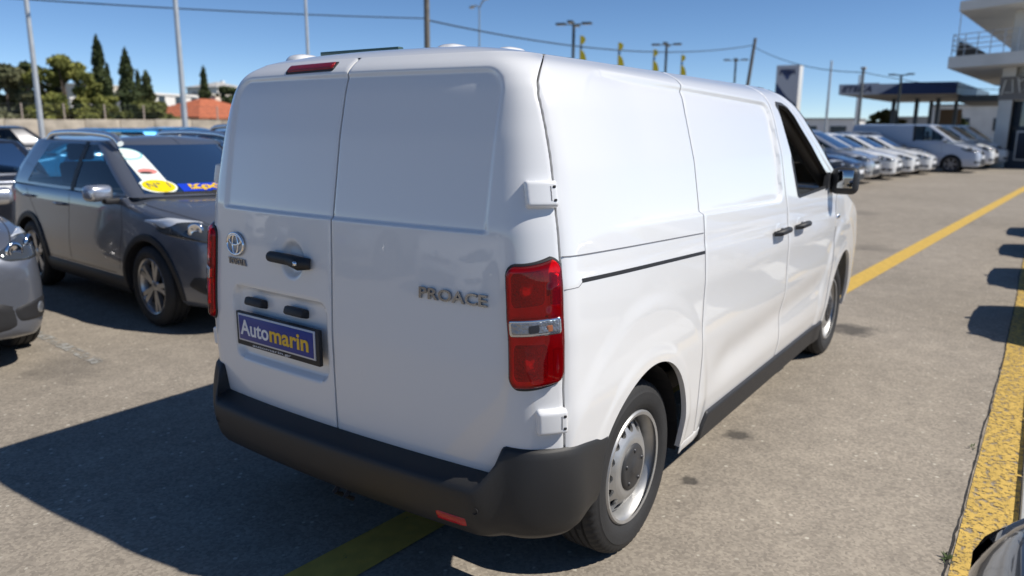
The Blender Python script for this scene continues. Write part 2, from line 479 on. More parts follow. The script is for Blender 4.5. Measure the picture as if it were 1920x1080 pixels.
def relief(P, a):
    X, Y, Z = P[..., 0], P[..., 1], P[..., 2]
    d = np.zeros(X.shape)
    rear = X < -.60
    isr = (np.abs(a) < .90).astype(float)
    s = rr_sd(Y, Z, -.050, 1.30, .640, .503, .075)
    d -= isr*.0105*sstep(.010, -.010, s)*sstep(1.3165-.0065, 1.3165+.0065, Z)
    s = rr_sd(Y, Z, .268, .862, .278, .145, .045)
    d -= isr*.026*sstep(.009, -.011, s)*(Y > -.03)
    s = np.hypot((Y-.165)/.062, (Z-1.150)/.066)
    d -= isr*.020*sstep(1.08, .72, s)
    side = 1-isr
    zs = Z + .030*X
    s1 = rr_sd(X, zs, .63, 1.558, 1.03, .256, .07)
    s2 = np.hypot(np.maximum(-.14-X, 0), np.maximum(zs-1.54, 0)) - .27
    s1 = np.where((X < -.14) & (zs > 1.54), s2, s1)
    d -= side*.018*sstep(.009, -.010, s1)*sstep(-.40, .10, X)
    for cx in (-.05, 3.275):
        q = np.hypot((X-cx)*1.0, Z-.38)
        d += side*.008*sstep(.68, .60, q)*(Z > .2)*sstep(1.25, .9, Z)
        d += side*.004*sstep(.47, .435, q)
    d -= side*.016*np.exp(-((Z-.60-.03*(X-1.5))/.085)**2)*sstep(.55, .9, X)*sstep(2.9, 2.5, X)
    # shoulder crease on doors
    d += side*.004*sstep(1.19, 1.14, Z+.03*X)*sstep(.9, 1.1, Z+.03*X)*(X < 2.9)
    return d
def Psurf(a, z, off=0.):
    a = np.asarray(a, float); z = np.broadcast_to(np.asarray(z, float), a.shape)
    e = .004
    def f(a_, z_):
        return Pbase(a_, z_)
    P = f(a, z); da = f(a+e, z)-f(a-e, z); dz = f(a, np.minimum(z+e, ZE+.004))-f(a, z-e)
    n = np.cross(da, dz); n /= np.linalg.norm(n, axis=-1, keepdims=True)+1e-12
    # outward: away from the van's middle
    ref = np.stack([P[..., 0]-np.clip(P[..., 0], -.1, 2.6), P[..., 1], np.zeros_like(z)], -1)
    sg = np.sign((n*ref).sum(-1, keepdims=True)); sg[sg == 0] = 1
    n = n*sg
    return P + n*(relief(P, a)+off)[..., None], n

van = empty('panel_van', (0, 0, 0))
tag(van, 'large white panel van with closed rear doors parked over the yellow line', 'van')

def panel(name, a0, a1, zlist, nc, m=WHITE, parent=van, thick=.022, gap=.0042, topgap=True, botgap=True, rows_off=None):
    zlist = np.array(zlist, float).copy()
    if False: zlist[-1] -= gap
    if botgap: zlist[0] += gap
    A = np.array([np.linspace(l+gap, h-gap, nc) for l, h in zip(a0(zlist), a1(zlist))])
    Z = np.repeat(zlist[:, None], nc, 1)
    P, N = Psurf(A, Z)
    nr = len(zlist)
    # soft folded edge: border ring sinks a little
    O = np.zeros((nr, nc)); O[0] = -.0022; O[:, 0] = O[:, -1] = -.0022
    P = P + N*O[..., None]
    Q = P - N*thick
    V = np.concatenate([P.reshape(-1, 3), Q.reshape(-1, 3)]); b = nr*nc
    # orientation
    q0 = np.cross(P[0, 1]-P[0, 0], P[1, 0]-P[0, 0])
    fl = q0.dot(N[0, 0]) < 0
    F = grid_faces(nr, nc, fl) + grid_faces(nr, nc, not fl, b)
    ring = [(0, j) for j in range(nc)] + [(i, nc-1) for i in range(1, nr)] + [(nr-1, j) for j in range(nc-2, -1, -1)] + [(i, 0) for i in range(nr-2, 0, -1)]
    idx = [i*nc+j for i, j in ring]
    for k in range(len(idx)):
        i, j = idx[k], idx[(k+1) % len(idx)]
        f = (j, i, i+b, j+b)
        F.append(f if not fl else f[::-1])
    return mk(name, V, F, m, parent, True, 40)

zseam = np.array([(.3, -.605), (.655, -.611), (.842, -.620), (1.06, -.617), (1.252, -.606), (1.378, -.599), (1.55, -.583), (1.72, -.572), (1.80, -.545), (ZE, -.50)])
def A_rear(z): return arcX(np.interp(z, zseam[:, 0], zseam[:, 1]), z)
def A_slide(z): return arcX(np.interp(z, [.3, .45, .8, 1.13, 1.27, 1.46, 1.7, 1.80, ZE], [.535, .49, .47, .488, .505, .503, .506, .54, .57]), z)
def A_bp(z): return arcX(np.interp(z, [.3, 1.2, 1.8, ZE], [1.74, 1.74, 1.68, 1.64]), z)
def A_df(z): return arcX(np.interp(z, [.3, .8, 1.15, 1.24, 1.31, 1.44, 1.64, 1.75, 1.82, ZE], [2.80, 2.86, 2.93, 2.98, 2.93, 2.64, 2.30, 2.12, 1.97, 1.85]), z)
def A_end(z): return np.interp(z, ZG, ALEN)
def zl(a, b, n): return np.linspace(a, b, n)
SEAMY = -.045
def A_c(z): return arcY(SEAMY, z)
neg = lambda f: (lambda z: -f(z))
ZD = np.r_[zl(.54, 1.30, 80), zl(1.305, 1.345, 12), zl(1.355, 1.78, 44), zl(1.785, ZE, 26)]
ZS = np.r_[zl(.30, 1.23, 90), zl(1.24, 1.34, 26), zl(1.35, 1.74, 40), zl(1.745, ZE, 30)]
rdoorR = panel('rear_door', A_c, A_rear, ZD, 110)
rdoorL = panel('rear_door', neg(A_rear), A_c, ZD, 110)
quarterR = panel('rear_quarter_panel', A_rear, A_slide, ZS, 110)
quarterL = panel('rear_quarter_panel', neg(A_slide), neg(A_rear), ZS[::2], 40)
slideR = panel('sliding_door', A_slide, A_bp, ZS, 90)
slideL = panel('sliding_door', neg(A_bp), neg(A_slide), ZS[::2], 30)
fdoorR = panel('front_door', A_bp, A_df, ZS, 80)
fdoorL = panel('front_door', neg(A_df), neg(A_bp), ZS[::2], 40)
# front end below the windscreen, pillars and windscreen
ZF = zl(.30, 1.225, 70)
front = panel('front_end', A_df, lambda z: 2*A_end(z)-A_df(z), ZF, 4) if False else None
def mirror_contour_panel(name, f, zlist, nc, m, thick=.02, g=.003):
    """panel that crosses the front centre line, from right f(z) to left"""
    A = []; P = []; N = []
    for z in zlist:
        e = float(np.interp(z, ZG, ALEN)); a0 = float(f(np.array([z]))[0])+g
        a = np.linspace(a0, e-.001, nc)
        p, n = Psurf(a, np.full(nc, z)); 
        pl = p[::-1].copy(); pl[:, 1] *= -KL; nl = n[::-1].copy(); nl[:, 1] *= -1
        P.append(np.concatenate([p, pl])); N.append(np.concatenate([n, nl]))
    P = np.array(P); N = np.array(N); nr, k = P.shape[:2]
    Q = P-N*thick; V = np.concatenate([P.reshape(-1, 3), Q.reshape(-1, 3)]); b = nr*k
    fl = np.cross(P[0, 1]-P[0, 0], P[1, 0]-P[0, 0]).dot(N[0, 0]) < 0
    F = grid_faces(nr, k, fl)+grid_faces(nr, k, not fl, b)
    idx = [j for j in range(k)]+[i*k+k-1 for i in range(1, nr)]+[(nr-1)*k+j for j in range(k-2, -1, -1)]+[i*k for i in range(nr-2, 0, -1)]
    for t in range(len(idx)):
        i, j = idx[t], idx[(t+1) % len(idx)]; q = (j, i, i+b, j+b); F.append(q if not fl else q[::-1])
    return mk(name, V, F, m, van, True, 40)
front = mirror_contour_panel('front_end', A_df, ZF, 70, WHITE)
def A_ws(z): return A_df(z)+.11
ZW = zl(1.232, ZE-.004, 40)
pilR = panel('windscreen_pillar', A_df, A_ws, ZW, 6)
pilL = panel('windscreen_pillar', neg(A_ws), neg(A_df), ZW, 6)
wscr = mirror_contour_panel('windscreen', A_ws, zl(1.235, ZE-.01, 30), 24, CLEARG, .004)
# roof
nq = 26; A = []
ztop = ZE
acol = np.r_[np.linspace(0, 1.0, 60), np.linspace(1.02, float(A_end(np.array([ztop]))[0]), 110)]
Pr = Pbase(acol, np.full(len(acol), ztop)); full = np.concatenate([Pr, (Pr*[1, -KL, 1])[::-1][1:-1]])
V = []; n_ = len(full)
xa0, xb0 = full[:, 0].min(), full[:, 0].max()
qs = np.linspace(0, 1, nq)**1.35*.985
for q in qs:
    xa1 = xa0+.34*q; xb1 = xb0-.45*q
    X = xa1+(full[:, 0]-xa0)/(xb0-xa0)*(xb1-xa1); Y = full[:, 1]*(1-q)
    Zr = ztop+.048*(1-(1-q)**3.0)
    # shallow lengthwise ribs in the roof skin
    V.append(np.stack([X, Y, np.full(n_, Zr)], 1))
V = np.array(V); nr = nq
vv = V.reshape(-1, 3); F = []
for i in range(nr-1):
    for j in range(n_):
        F.append((i*n_+j, (i+1)*n_+j, (i+1)*n_+(j+1) % n_, i*n_+(j+1) % n_))
F.append(tuple((nr-1)*n_+j for j in range(n_)))
roof = mk('roof', vv, F, WHITE, van, True, 40)

# pillow patch on the van skin ------------------------------------------------
def patch(name, a0, a1, z0, z1, off, m, parent=van, nc=24, nr=24, rad=.0, edge=.012, sink=.004, zt=None, ret=False, power=2.):
    """raised patch between arcs a0(z)..a1(z) (numbers or functions) and z0..z1, rounded corners; zt(t) shifts z along the arc"""
    f0 = a0 if callable(a0) else (lambda z: np.full(np.shape(z), a0)); f1 = a1 if callable(a1) else (lambda z: np.full(np.shape(z), a1))
    zr = z0+(z1-z0)*(.5-.5*np.cos(np.linspace(0, np.pi, nr)))
    tt = .5-.5*np.cos(np.linspace(0, np.pi, nc))
    A = np.zeros((nr, nc)); Z = np.zeros((nr, nc)); O = np.zeros((nr, nc))
    l0 = f0(zr); l1 = f1(zr)
    for i, z in enumerate(zr):
        dz = min(z-z0, z1-z); ins = 0
        if rad > 0 and dz < rad: ins = rad-math.sqrt(max(0, rad*rad-(rad-dz)**2))
        lo, hi = l0[i]+ins, l1[i]-ins
        A[i] = lo+(hi-lo)*tt
        Z[i] = z + (zt(tt) if zt else 0)
        da = np.minimum(A[i]-lo, hi-A[i]); e = np.minimum(da, dz)
        k = np.clip(e/edge, 0, 1); O[i] = (off+sink)*(1-(1-k)**power)**.5-sink if power == 2. else (off+sink)*k-sink
    P, N = Psurf(A, Z); P = P+N*O[..., None]
    fl = np.cross(P[nr//2, nc//2+1]-P[nr//2, nc//2], P[nr//2+1, nc//2]-P[nr//2, nc//2]).dot(N[nr//2, nc//2]) < 0
    V = P.reshape(-1, 3); F = grid_faces(nr, nc, fl)
    if ret: return V, F
    return mk(name, V, F, m, parent, True, 60)

def ribbon(name, az, width, off, m, parent=van):
    """strip following (arc, z) points"""
    az = np.array(az, float)
    P, N = Psurf(az[:, 0], az[:, 1])
    T = np.gradient(P, axis=0); T /= np.linalg.norm(T, axis=1, keepdims=True)
    S = np.cross(N, T); V = []
    for p, n, s in zip(P, N, S): V += [p+s*width/2-n*.003, p+s*width/2+n*off, p-s*width/2+n*off, p-s*width/2-n*.003]
    F = []
    for i in range(len(P)-1):
        for k in range(3): F.append((4*i+k, 4*i+k+1, 4*i+k+5, 4*i+k+4))
    return mk(name, V, F, m, parent, False)

def sidepath(pts, n=40):
    pts = np.array(pts, float); t = np.linspace(0, 1, n); d = np.r_[0, np.cumsum(np.hypot(*np.diff(pts, axis=0).T))]; d /= d[-1]
    X = np.interp(t, d, pts[:, 0]); Z = np.interp(t, d, pts[:, 1])
    return np.stack([arcX(X, Z), Z], 1)

# wheel arches and door windows cut into the panels ------------------------------
def arch_poly(cx, cz, rl, rr_, rv, n=40):
    P = []
    for k in range(n+1):
        a = math.pi*k/n; r_ = rr_ if math.cos(a) > 0 else rl
        P.append((cx+r_*math.cos(a), cz+rv*math.sin(a)))
    return P + [(cx-rl, -.1), (cx+rr_, -.1)]
cutters = []
def cutter(poly, y0, y1):
    V, F = prism_geo(poly, y0, y1); o = mk('cutter', V, F, SEAM, None, False)
    bm = bmesh.new(); bm.from_mesh(o.data); bmesh.ops.recalc_face_normals(bm, faces=bm.faces); bm.to_mesh(o.data); bm.free()
    cutters.append(o); return o
RARCH = arch_poly(-.03, .37, .42, .385, .408); FARCH = arch_poly(3.275, .37, .41, .40, .41)
WINPOLY = [(1.80, 1.752), (1.825, 1.772), (1.93, 1.768), (2.01, 1.748), (2.10, 1.70), (2.2, 1.632), (2.35, 1.54), (2.52, 1.437), (2.68, 1.353), (2.80, 1.308), (2.845, 1.287), (2.83, 1.270), (2.0, 1.250), (1.965, 1.262), (1.90, 1.45)]
c1 = cutter(RARCH, -1.2, -.6); c2 = cutter(RARCH, .6, 1.2); c3 = cutter(FARCH, -1.2, -.6); c4 = cutter(FARCH, .6, 1.2)
c5 = cutter(WINPOLY, -1.2, -.6); c6 = cutter(WINPOLY, .6, 1.2)
c7 = cutter([(-1, .2), (-1, .59), (-.36, .59), (-.36, .2)], -1.2, -.6); c8 = cutter([(-1, .2), (-1, .59), (-.36, .59), (-.36, .2)], .6, 1.2)
boolean_cut(quarterR, [c1, c7]); boolean_cut(quarterL, [c2, c8]); boolean_cut(front, [c3, c4])
boolean_cut(fdoorR, [c5, c3]); boolean_cut(fdoorL, [c6, c4])
drop(cutters)

# window glass, seals, interior
def skinpoly(poly, sgn, off, shrink=0.):
    cx = sum(p[0] for p in poly)/len(poly); cz = sum(p[1] for p in poly)/len(poly)
    q = np.array([(cx+(x-cx)*(1-shrink), cz+(z-cz)*(1-shrink)) for x, z in poly])
    a = arcX(q[:, 0], q[:, 1])*sgn
    P, N = Psurf(a, q[:, 1]); return P+N*off
for sgn in (1, -1):
    P = skinpoly(WINPOLY, sgn, -.012); n = len(P); cen = P.mean(0)
    P = P-np.array([0, 0, .43*(sgn > 0)])+np.array([0, .03*(sgn > 0), 0]); cen = P.mean(0)
    mk('door_window', list(P)+[cen], [(i, (i+1) % n, n) for i in range(n)], CLEARG, fdoorR if sgn > 0 else fdoorL, False)
    A_ = skinpoly(WINPOLY, sgn, .003, -.02); B_ = skinpoly(WINPOLY, sgn, .003, .045); C_ = skinpoly(WINPOLY, sgn, -.02, .045)
    V = list(A_)+list(B_)+list(C_)
    F = [(i, (i+1) % n, n+(i+1) % n, n+i) for i in range(n)]+[(n+i, n+(i+1) % n, 2*n+(i+1) % n, 2*n+i) for i in range(n)]
    mk('window_seal', V, F, BLACKPL, fdoorR if sgn > 0 else fdoorL, False)
box('bulkhead', (1.68, -.055, 1.1), (.03, 1.36, 1.3), mat('bulkhead_grey', (.10, .10, .10), .7), van)
box('cab_floor', (2.6, -.06, .50), (1.9, 1.50, .06), INTERIOR, van)
box('underbody', (1.3, 0, .335), (3.7, 1.18, .13), mat('underbody_dark', (.012, .012, .013), .85), van, None, .03)
box('dashboard', (3.02, -.06, 1.08), (.42, 1.42, .26), INTERIOR, van, None, .08, 3)
for y in (.36, -.46):
    bm = bmesh.new()
    add_box(bm, Vector((2.18, y, .86)), (.5, .48, .16), None, .05, 3)
    add_box(bm, Vector((1.93, y, 1.16)), (.14, .46, .56), Matrix.Rotation(R(-12), 3, 'Y'), .05, 3)
    add_box(bm, Vector((1.86, y, 1.50)), (.09, .26, .17), Matrix.Rotation(R(-8), 3, 'Y'), .035, 3)
    bm_obj('cab_seat', bm, SEATCLOTH, van)
th = [(2.66+.06*math.sin(a)*.5, (.36+.18*math.cos(a)), 1.17+.17*math.sin(a)) for a in np.linspace(0, 6.283, 25)]
tube('steering_wheel', th, .016, BLACKPL, van, 8)
# bodywork between the roof and screen is open inside; the inner pillar trim
for s in (1, -1):
    k_ = s if s > 0 else -KL
    pts = [(2.93, -.86*k_, 1.26), (2.62, -.83*k_, 1.42), (2.28, -.77*k_, 1.63), (2.0, -.72*k_, 1.76)]
    tube('pillar_trim', pts, .045, mat('pillar_trim_grey', (.055, .05, .047), .7), van, 8)
# wheel wells
def well(name, cx, y0, y1, r):
    V = []; F = []; n = 24
    for k in range(n+1):
        a = math.pi*(-.05+1.1*k/n)
        V += [(cx+r*math.cos(a), y0, .34+r*math.sin(a)), (cx+r*math.cos(a), y1, .34+r*math.sin(a))]
    for k in range(n): F.append((2*k, 2*k+1, 2*k+3, 2*k+2))
    F.append(tuple(2*k+1 for k in range(n+1)))
    return mk(name, V, F, SEAM, van, False)
for cx, r_ in ((-.03, .415), (3.275, .42)):
    ye = .90 if cx < 1 else .84
    well('wheel_well', cx, -ye, -.56, r_); well('wheel_well', cx, ye*KL, .46, r_)

# seams that are not panel gaps
ribbon('rail_slot', sidepath([(-.530, 1.168), (.480, 1.127)]), .013, .0012, BLACKPL, quarterR)
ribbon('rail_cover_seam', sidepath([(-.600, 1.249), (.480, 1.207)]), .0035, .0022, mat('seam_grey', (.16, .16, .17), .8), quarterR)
ribbon('rail_cover_seam', sidepath([(-.605, 1.150), (-.55, 1.152), (-.530, 1.163)], 14), .002, .0008, MATS['seam_grey'], quarterR)
# side handles
for hx, hz, d_ in ((1.545, 1.100, slideR), (1.955, 1.094, fdoorR)):
    a = float(arcX(np.array([hx]), np.array([hz]))[0])
    patch('handle_recess', a-.05, a+.05, hz-.045, hz+.045, .0012, WHITE, d_, 14, 14, .044, .01, .002)
    V = []; 
    pts = [(hx-.10, hz-.004, .006), (hx-.085, hz, .034), (hx, hz+.004, .042), (hx+.085, hz, .034), (hx+.10, hz-.004, .006)]
    pp = []
    for X, Z, O in pts:
        P, N = Psurf(arcX(np.array([X]), np.array([Z])), np.array([Z]), O); pp.append(P[0])
    tube('door_handle', pp, [.012, .017, .018, .017, .012], BLACKPL, d_, 10)
    P, N = Psurf(arcX(np.array([hx+.0]), np.array([hz-.034])), np.array([hz-.034]), .002)
    patch('lock_cover', a+.03, a+.085, hz-.03, hz+.012, .014, BLACKPL, d_, 10, 10, .015, .008)
# black sill trim
patch('sill_trim', lambda z: arcX(.60+np.clip((z-.30)*.6, 0, .2), z), lambda z: arcX(2.80, z), .235, .375, .016, BLACKPL, van, 60, 12, 0, .012, zt=lambda t: -.018*t)
patch('sill_trim', lambda z: -arcX(2.80, z), lambda z: -arcX(.60, z), .235, .375, .016, BLACKPL, van, 30, 10, 0, .012)
patch('sill', lambda z: arcX(.37, z), lambda z: arcX(2.84, z), .265, .315, .002, WHITE, van, 50, 8, 0, .012, zt=lambda t: -.02*t)
# front wing badge
a = float(arcX(np.array([2.99]), np.array([1.05]))[0])
patch('wing_badge', a-.05, a+.05, 1.035, 1.065, .006, CHROME, front, 10, 8, .012, .006)
# rear bumper -----------------------------------------------------------------
ab = float(arcX(np.array([-.43]), np.array([.6]))[0])
acs = np.r_[np.linspace(-ab, -.75, 40), np.linspace(-.74, .74, 80), np.linspace(.75, ab, 40)]
cen = [(-.03, .548), (.010, .546), (.050, .534), (.074, .526), (.084, .516), (.088, .502), (.087, .475), (.084, .445), (.079, .413), (.068, .380), (.044, .345), (.0, .322), (-.06, .318)]
cor = [(-.03, .655), (-.004, .654), (.010, .650), (.017, .640), (.022, .62), (.028, .59), (.034, .55), (.038, .51), (.040, .465), (.038, .42), (.028, .375), (.006, .352), (-.06, .345)]
N6 = Psurf(acs, np.full(len(acs), .6))[1]
V = []
for n, a in zip(N6, acs):
    for r_, ((o0, z0), (o1, z1)) in enumerate(zip(cen, cor)):
        p = Pbase(np.array([a]), np.array([.6]))[0]
        y = abs(p[1]); y = y/(KL if p[1] > 0 else 1.); t = float(sstep(.70, .80, y)) if y < .85 else 1.
        t = float(sstep(.735, .775, y)) if r_ < 3 and t < 1 else t
        f2 = float(sstep(-.62, -.43, p[0]))          # towards the wheel arch
        z = z0*(1-t)+z1*t - (.028*f2*t*min(1, max(0, (z1-.45)/.1)) - .045*f2*t*min(1, max(0, (.46-z1)/.1)))
        o = (o0*(1-t)+o1*t)*(1-.25*f2*t)
        xe = -.03-.42*math.sqrt(max(0, 1-(max(0, z-.37)/.408)**2))-.004
        ae = float(arcX(np.array([xe]), np.array([.6]))[0])
        aa = a if abs(a) < 1.0 else math.copysign(1.0+(abs(a)-1.0)/(ab-1.0)*(ae-1.0), a)
        p = Pbase(np.array([aa]), np.array([.6]))[0]
        nn = Vector((n[0], n[1], 0)).normalized()
        V.append((p[0]+nn.x*o, p[1]+nn.y*o, z))
nr, k = len(acs), len(cen)
fl = False
bump = mk('rear_bumper', V, grid_faces(nr, k, fl), GREYPL, van, True, 50)
bm = bmesh.new(); bm.from_mesh(bump.data); bmesh.ops.recalc_face_normals(bm, faces=bm.faces); bm.to_mesh(bump.data); bm.free()
bvb = BVHTree.FromObject(bump, bpy.context.evaluated_depsgraph_get())
def on_bumper(y, z):
    h = bvb.ray_cast(Vector((-2, y, z)), Vector((1, 0, 0)));
    return h[0], h[1]
for y0, y1 in ((-.685, -.560),):
    V = []; F = []
    for i, z in enumerate((.375, .383, .406, .414)):
        for j, y in enumerate(np.linspace(y0, y1, 9)):
            p, nrm = on_bumper(y, z)
            off = .006 if 0 < i < 3 and 0 < j < 8 else -.002
            V.append((p[0]-off, p[1], p[2]))
    mk('reflector', V, grid_faces(4, 9, True), REDLENS, bump, True, 60)
for y in (-.72, .60):
    p, nrm = on_bumper(y, .45)
    Vv, Ff = lathe_geo([(.0, -.004), (.010, -.004), (.0115, .002)], 16)
    o = mk('parking_sensor', Vv, Ff, BLACKPL, bump); o.location = p; o.rotation_euler = (0, 0, R(-90)); o.rotation_euler = (0, 0, R(90))
p, nrm = on_bumper(-.75, .40)
for yy in (-.06, .0):
    tube('tow_eye', [(-.70, yy, .30), (-.735, yy, .275), (-.70, yy, .25)], .010, DARKMETAL, bump, 8)
# hinges
for s in (1, -1):
    for z0, z1 in ((1.392, 1.475), (.704, .786)):
        f0 = lambda z, s=s: (A_rear(z)-.095) if s > 0 else -(A_rear(z)+.004)
        f1 = lambda z, s=s: (A_rear(z)+.004) if s > 0 else -(A_rear(z)-.060)
        h = patch('hinge', f0, f1, z0, z1, .026, WHITE, rdoorR if s > 0 else rdoorL, 24, 20, .012, .012)
        for zz in (z0+.022, z1-.022):
            ac = float(A_rear(np.array([zz]))[0])-.012
            patch('hinge_bolt', s*ac-.007, s*ac+.007, zz-.006, zz+.006, .0285, SEAM, h, 8, 8, .006, .003)
        g = lambda z, s=s: s*A_rear(z)
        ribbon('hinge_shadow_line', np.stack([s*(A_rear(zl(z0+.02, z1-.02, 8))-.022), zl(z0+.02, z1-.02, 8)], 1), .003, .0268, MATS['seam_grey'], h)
# tail lamps
REDGLASS = glass_mat('red_lamp_glass', (1.0, .035, .045))
_n = REDGLASS.node_tree.nodes; _l = REDGLASS.node_tree.links
_d = _n.new('ShaderNodeBsdfDiffuse'); _d.inputs[0].default_value = (.80, .006, .014, 1); _m = _n.new('ShaderNodeMixShader'); _m.inputs[0].default_value = .12
_tr = [q for q in _n if q.type == 'BSDF_TRANSPARENT'][0]; _mx = [q for q in _n if q.type == 'MIX_SHADER' and q != _m][0]
_l.new(_tr.outputs[0], _m.inputs[1]); _l.new(_d.outputs[0], _m.inputs[2]); _l.new(_m.outputs[0], _mx.inputs[1])
CLEARLENS = glass_mat('clear_lamp_glass', (.92, .93, .94))
FACET = mat('faceted_reflector', (.42, .32, .32), .16, .6, bump=(110, .9)); BOWL = mat('lamp_bowl', (.90, .86, .86), .10, .6, bump=(60, .35)); LAMPIN = mat('lamp_inner', (.92, .80, .80), .3, .05, bump=(90, .3))
for s in (1, -1):
    base = empty('tail_lamp'); base.parent = van
    z0, z1 = .846, 1.228
    def rng_(lo, hi, s=s):
        f = (lambda z: A_rear(z)-lo) ; g = (lambda z: A_rear(z)-hi)
        return (f, g) if s > 0 else (lambda z: -g(z), lambda z: -f(z))
    tilt = (lambda t: .022*t*t) if s > 0 else (lambda t: .022*(1-t)**2)
    tl = lambda k: ((lambda t: k*t) if s > 0 else (lambda t: k*(1-t)))
    f, g = rng_(.178, .001); patch('lamp_gasket', f, g, z0-.004, z1+.004, .007, BLACKPL, base, 36, 36, .042, .004, zt=tilt)
    f, g = rng_(.174, .006); patch('lamp_carrier', f, g, z0+.004, z1-.004, .0075, LAMPIN, base, 30, 40, .036, .003, zt=tilt)
    f, g = rng_(.174, .004); patch('red_lens', f, g, z0+.004, z1-.004, .026, REDGLASS, base, 48, 60, .038, .016, zt=tilt)
    f, g = rng_(.160, .056); patch('stop_chamber', f, g, 1.095, 1.205, .0120, FACET, base, 24, 24, .022, .010, zt=tl(.012))
    f, g = rng_(.138, .080); patch('stop_bulb_bowl', f, g, 1.118, 1.182, .0170, BOWL, base, 16, 16, .030, .028, zt=tl(.006))
    f, g = rng_(.160, .052); patch('fog_chamber', f, g, .870, .990, .0120, FACET, base, 24, 24, .022, .010, zt=tl(.005))
    f, g = rng_(.136, .078); patch('fog_bulb_bowl', f, g, .898, .963, .0170, BOWL, base, 16, 16, .030, .028, zt=tl(.003))
    f, g = rng_(.042, .010); patch('side_band', f, g, .875, .978, .0130, mat('band_white', (.75, .72, .72), .3), base, 10, 16, .006, .003)
    f, g = rng_(.044, .010); patch('side_band', f, g, 1.110, 1.208, .0130, FACET, base, 10, 16, .006, .003)
    f, g = rng_(.164, .016); patch('reversing_frame', f, g, 1.010, 1.066, .0268, mat('lamp_chrome_rim', (.6, .6, .62), .15, .9), base, 26, 16, .014, .004, zt=tl(.012))
    f, g = rng_(.158, .022); rev = patch('reversing_lamp', f, g, 1.016, 1.060, .0276, mat('clear_lens', (.30, .31, .33), .10, .6, 1.0, bump=(90, .6)), base, 24, 14, .012, .004, zt=tl(.012))
    f, g = rng_(.112, .076); patch('bulb_holder', f, g, 1.023, 1.053, .0284, DARKMETAL, base, 10, 10, .012, .004, zt=tl(.005))
    f, g = rng_(.066, .040); patch('amber_bulb', f, g, 1.026, 1.054, .0284, mat('amber', (.45, .16, .07), .2, coat=1.), base, 8, 8, .01, .004, zt=tl(.005))
# high brake light
f = lambda z: arcY(.300, z); g = lambda z: arcY(.030, z)
hb = patch('high_brake_light', f, g, 1.812, 1.848, .004, BLACKPL, rdoorL, 30, 12, .016, .006, zt=lambda t: .004*t)
f = lambda z: arcY(.288, z); g = lambda z: arcY(.038, z)
patch('brake_lens', f, g, 1.817, 1.843, .010, REDDEEP, hb, 30, 10, .012, .006, zt=lambda t: .004*t)
# rear handle
pp = []
for Y, Z, O in ((.292, 1.150, .004), (.26, 1.154, .024), (.165, 1.150, .034), (.09, 1.146, .030), (.060, 1.144, .004)):
    P, N = Psurf(arcY(Y, Z), np.array([Z]), O); pp.append(P[0])
hd = tube('rear_handle', pp, [.014, .020, .021, .026, .020], BLACKPL, rdoorL, 12)
P, N = Psurf(arcY(.085, 1.148), np.array([1.148]), .055)
Vv, Ff = lathe_geo([(0, -.002), (.008, -.002), (.009, .004)], 14); o = mk('lock_barrel', Vv, Ff, CHROME, hd); o.location = P[0]; o.rotation_euler = (0, 0, R(-90))
# emblem
def surf_at(Y, Z, off):
    P, N = Psurf(arcY(np.atleast_1d(Y), np.atleast_1d(Z)), np.atleast_1d(np.asarray(Z, float)), off); return P
def ell(cy, cz, ry, rz, r_, off=.008):
    t = np.linspace(0, 2*np.pi, 41); P = surf_at(cy+ry*np.cos(t), cz+rz*np.sin(t), off); return tube_geo(P, r_, 8, False)
V, F = join_geo([ell(.514, 1.174, .056, .042, .0055), ell(.514, 1.174, .019, .039, .0042), ell(.514, 1.190, .040, .019, .0042)])
emb = mk('oval_emblem', V, F, CHROME, rdoorL)
def text_on_rear(name, body, Yl, Yr, Z, h, m, parent, bold=.01, depth=.03, off=.002, space=1.):
    V, F = text_mesh(body, 1., bold, depth, space=space, fine=5)
    u = (V[:, 0]-V[:, 0].min())/(V[:, 0].max()-V[:, 0].min()); v = (V[:, 1]-V[:, 1].min())/(V[:, 1].max()-V[:, 1].min())-.5
    s = h
    Y = Yl+(Yr-Yl)*u; Zz = Z+v*h
    P, N = Psurf(arcY(Y, Zz), Zz, 0.); P = P+N*(V[:, 2]*s+depth*s+off)[:, None]
    return mk(name, P, F, m, parent, False)
text_on_rear('model_lettering', 'PROACE', -.450, -.709, 1.108, .038, mat('mid_chrome', (.42, .42, .43), .16, 1.), rdoorR, .018, .10, .001, 1.05)
text_on_rear('maker_lettering', 'TOYOTA', .572, .448, 1.105, .026, mat('dark_chrome', (.30, .30, .31), .2, 1.), rdoorL, .015, .10, .001)
# number plate and lamps
P, N = Psurf(arcY(.262, .845), np.array([.845])); n0 = Vector(N[0]); n0 = Vector((n0.x, n0.y, .0)).normalized()
rgt = Vector((n0.y, -n0.x, 0)).normalized()
if rgt.y > 0: rgt = -rgt
upz = Vector((0, 0, 1)); pc = Vector(P[0]) + n0*.034
rotm = Matrix((rgt, -n0*-1, upz)).transposed()
pc = pc + Vector((0, -.008, -.001))
ph = box('plate_holder', pc, (.505, .018, .136), BLACKPL, van, Matrix((rgt, n0, upz)).transposed(), .004)
box('plate_border', pc+n0*.0095+upz*.008, (.470, .006, .110), mat('plate_silver', (.52, .54, .60), .35, .3), ph, Matrix((rgt, n0, upz)).transposed(), .002)
box('plate_face', pc+n0*.0115+upz*.008, (.452, .006, .095), PLATEBLUE, ph, Matrix((rgt, n0, upz)).transposed(), .001)
c0 = pc+n0*.0146+upz*.008
text_on('plate_lettering', 'Auto', c0-rgt*.126+upz*.002, rgt, upz, .180, TXTWHITE, ph, .018, .01, .0005, height=.062)
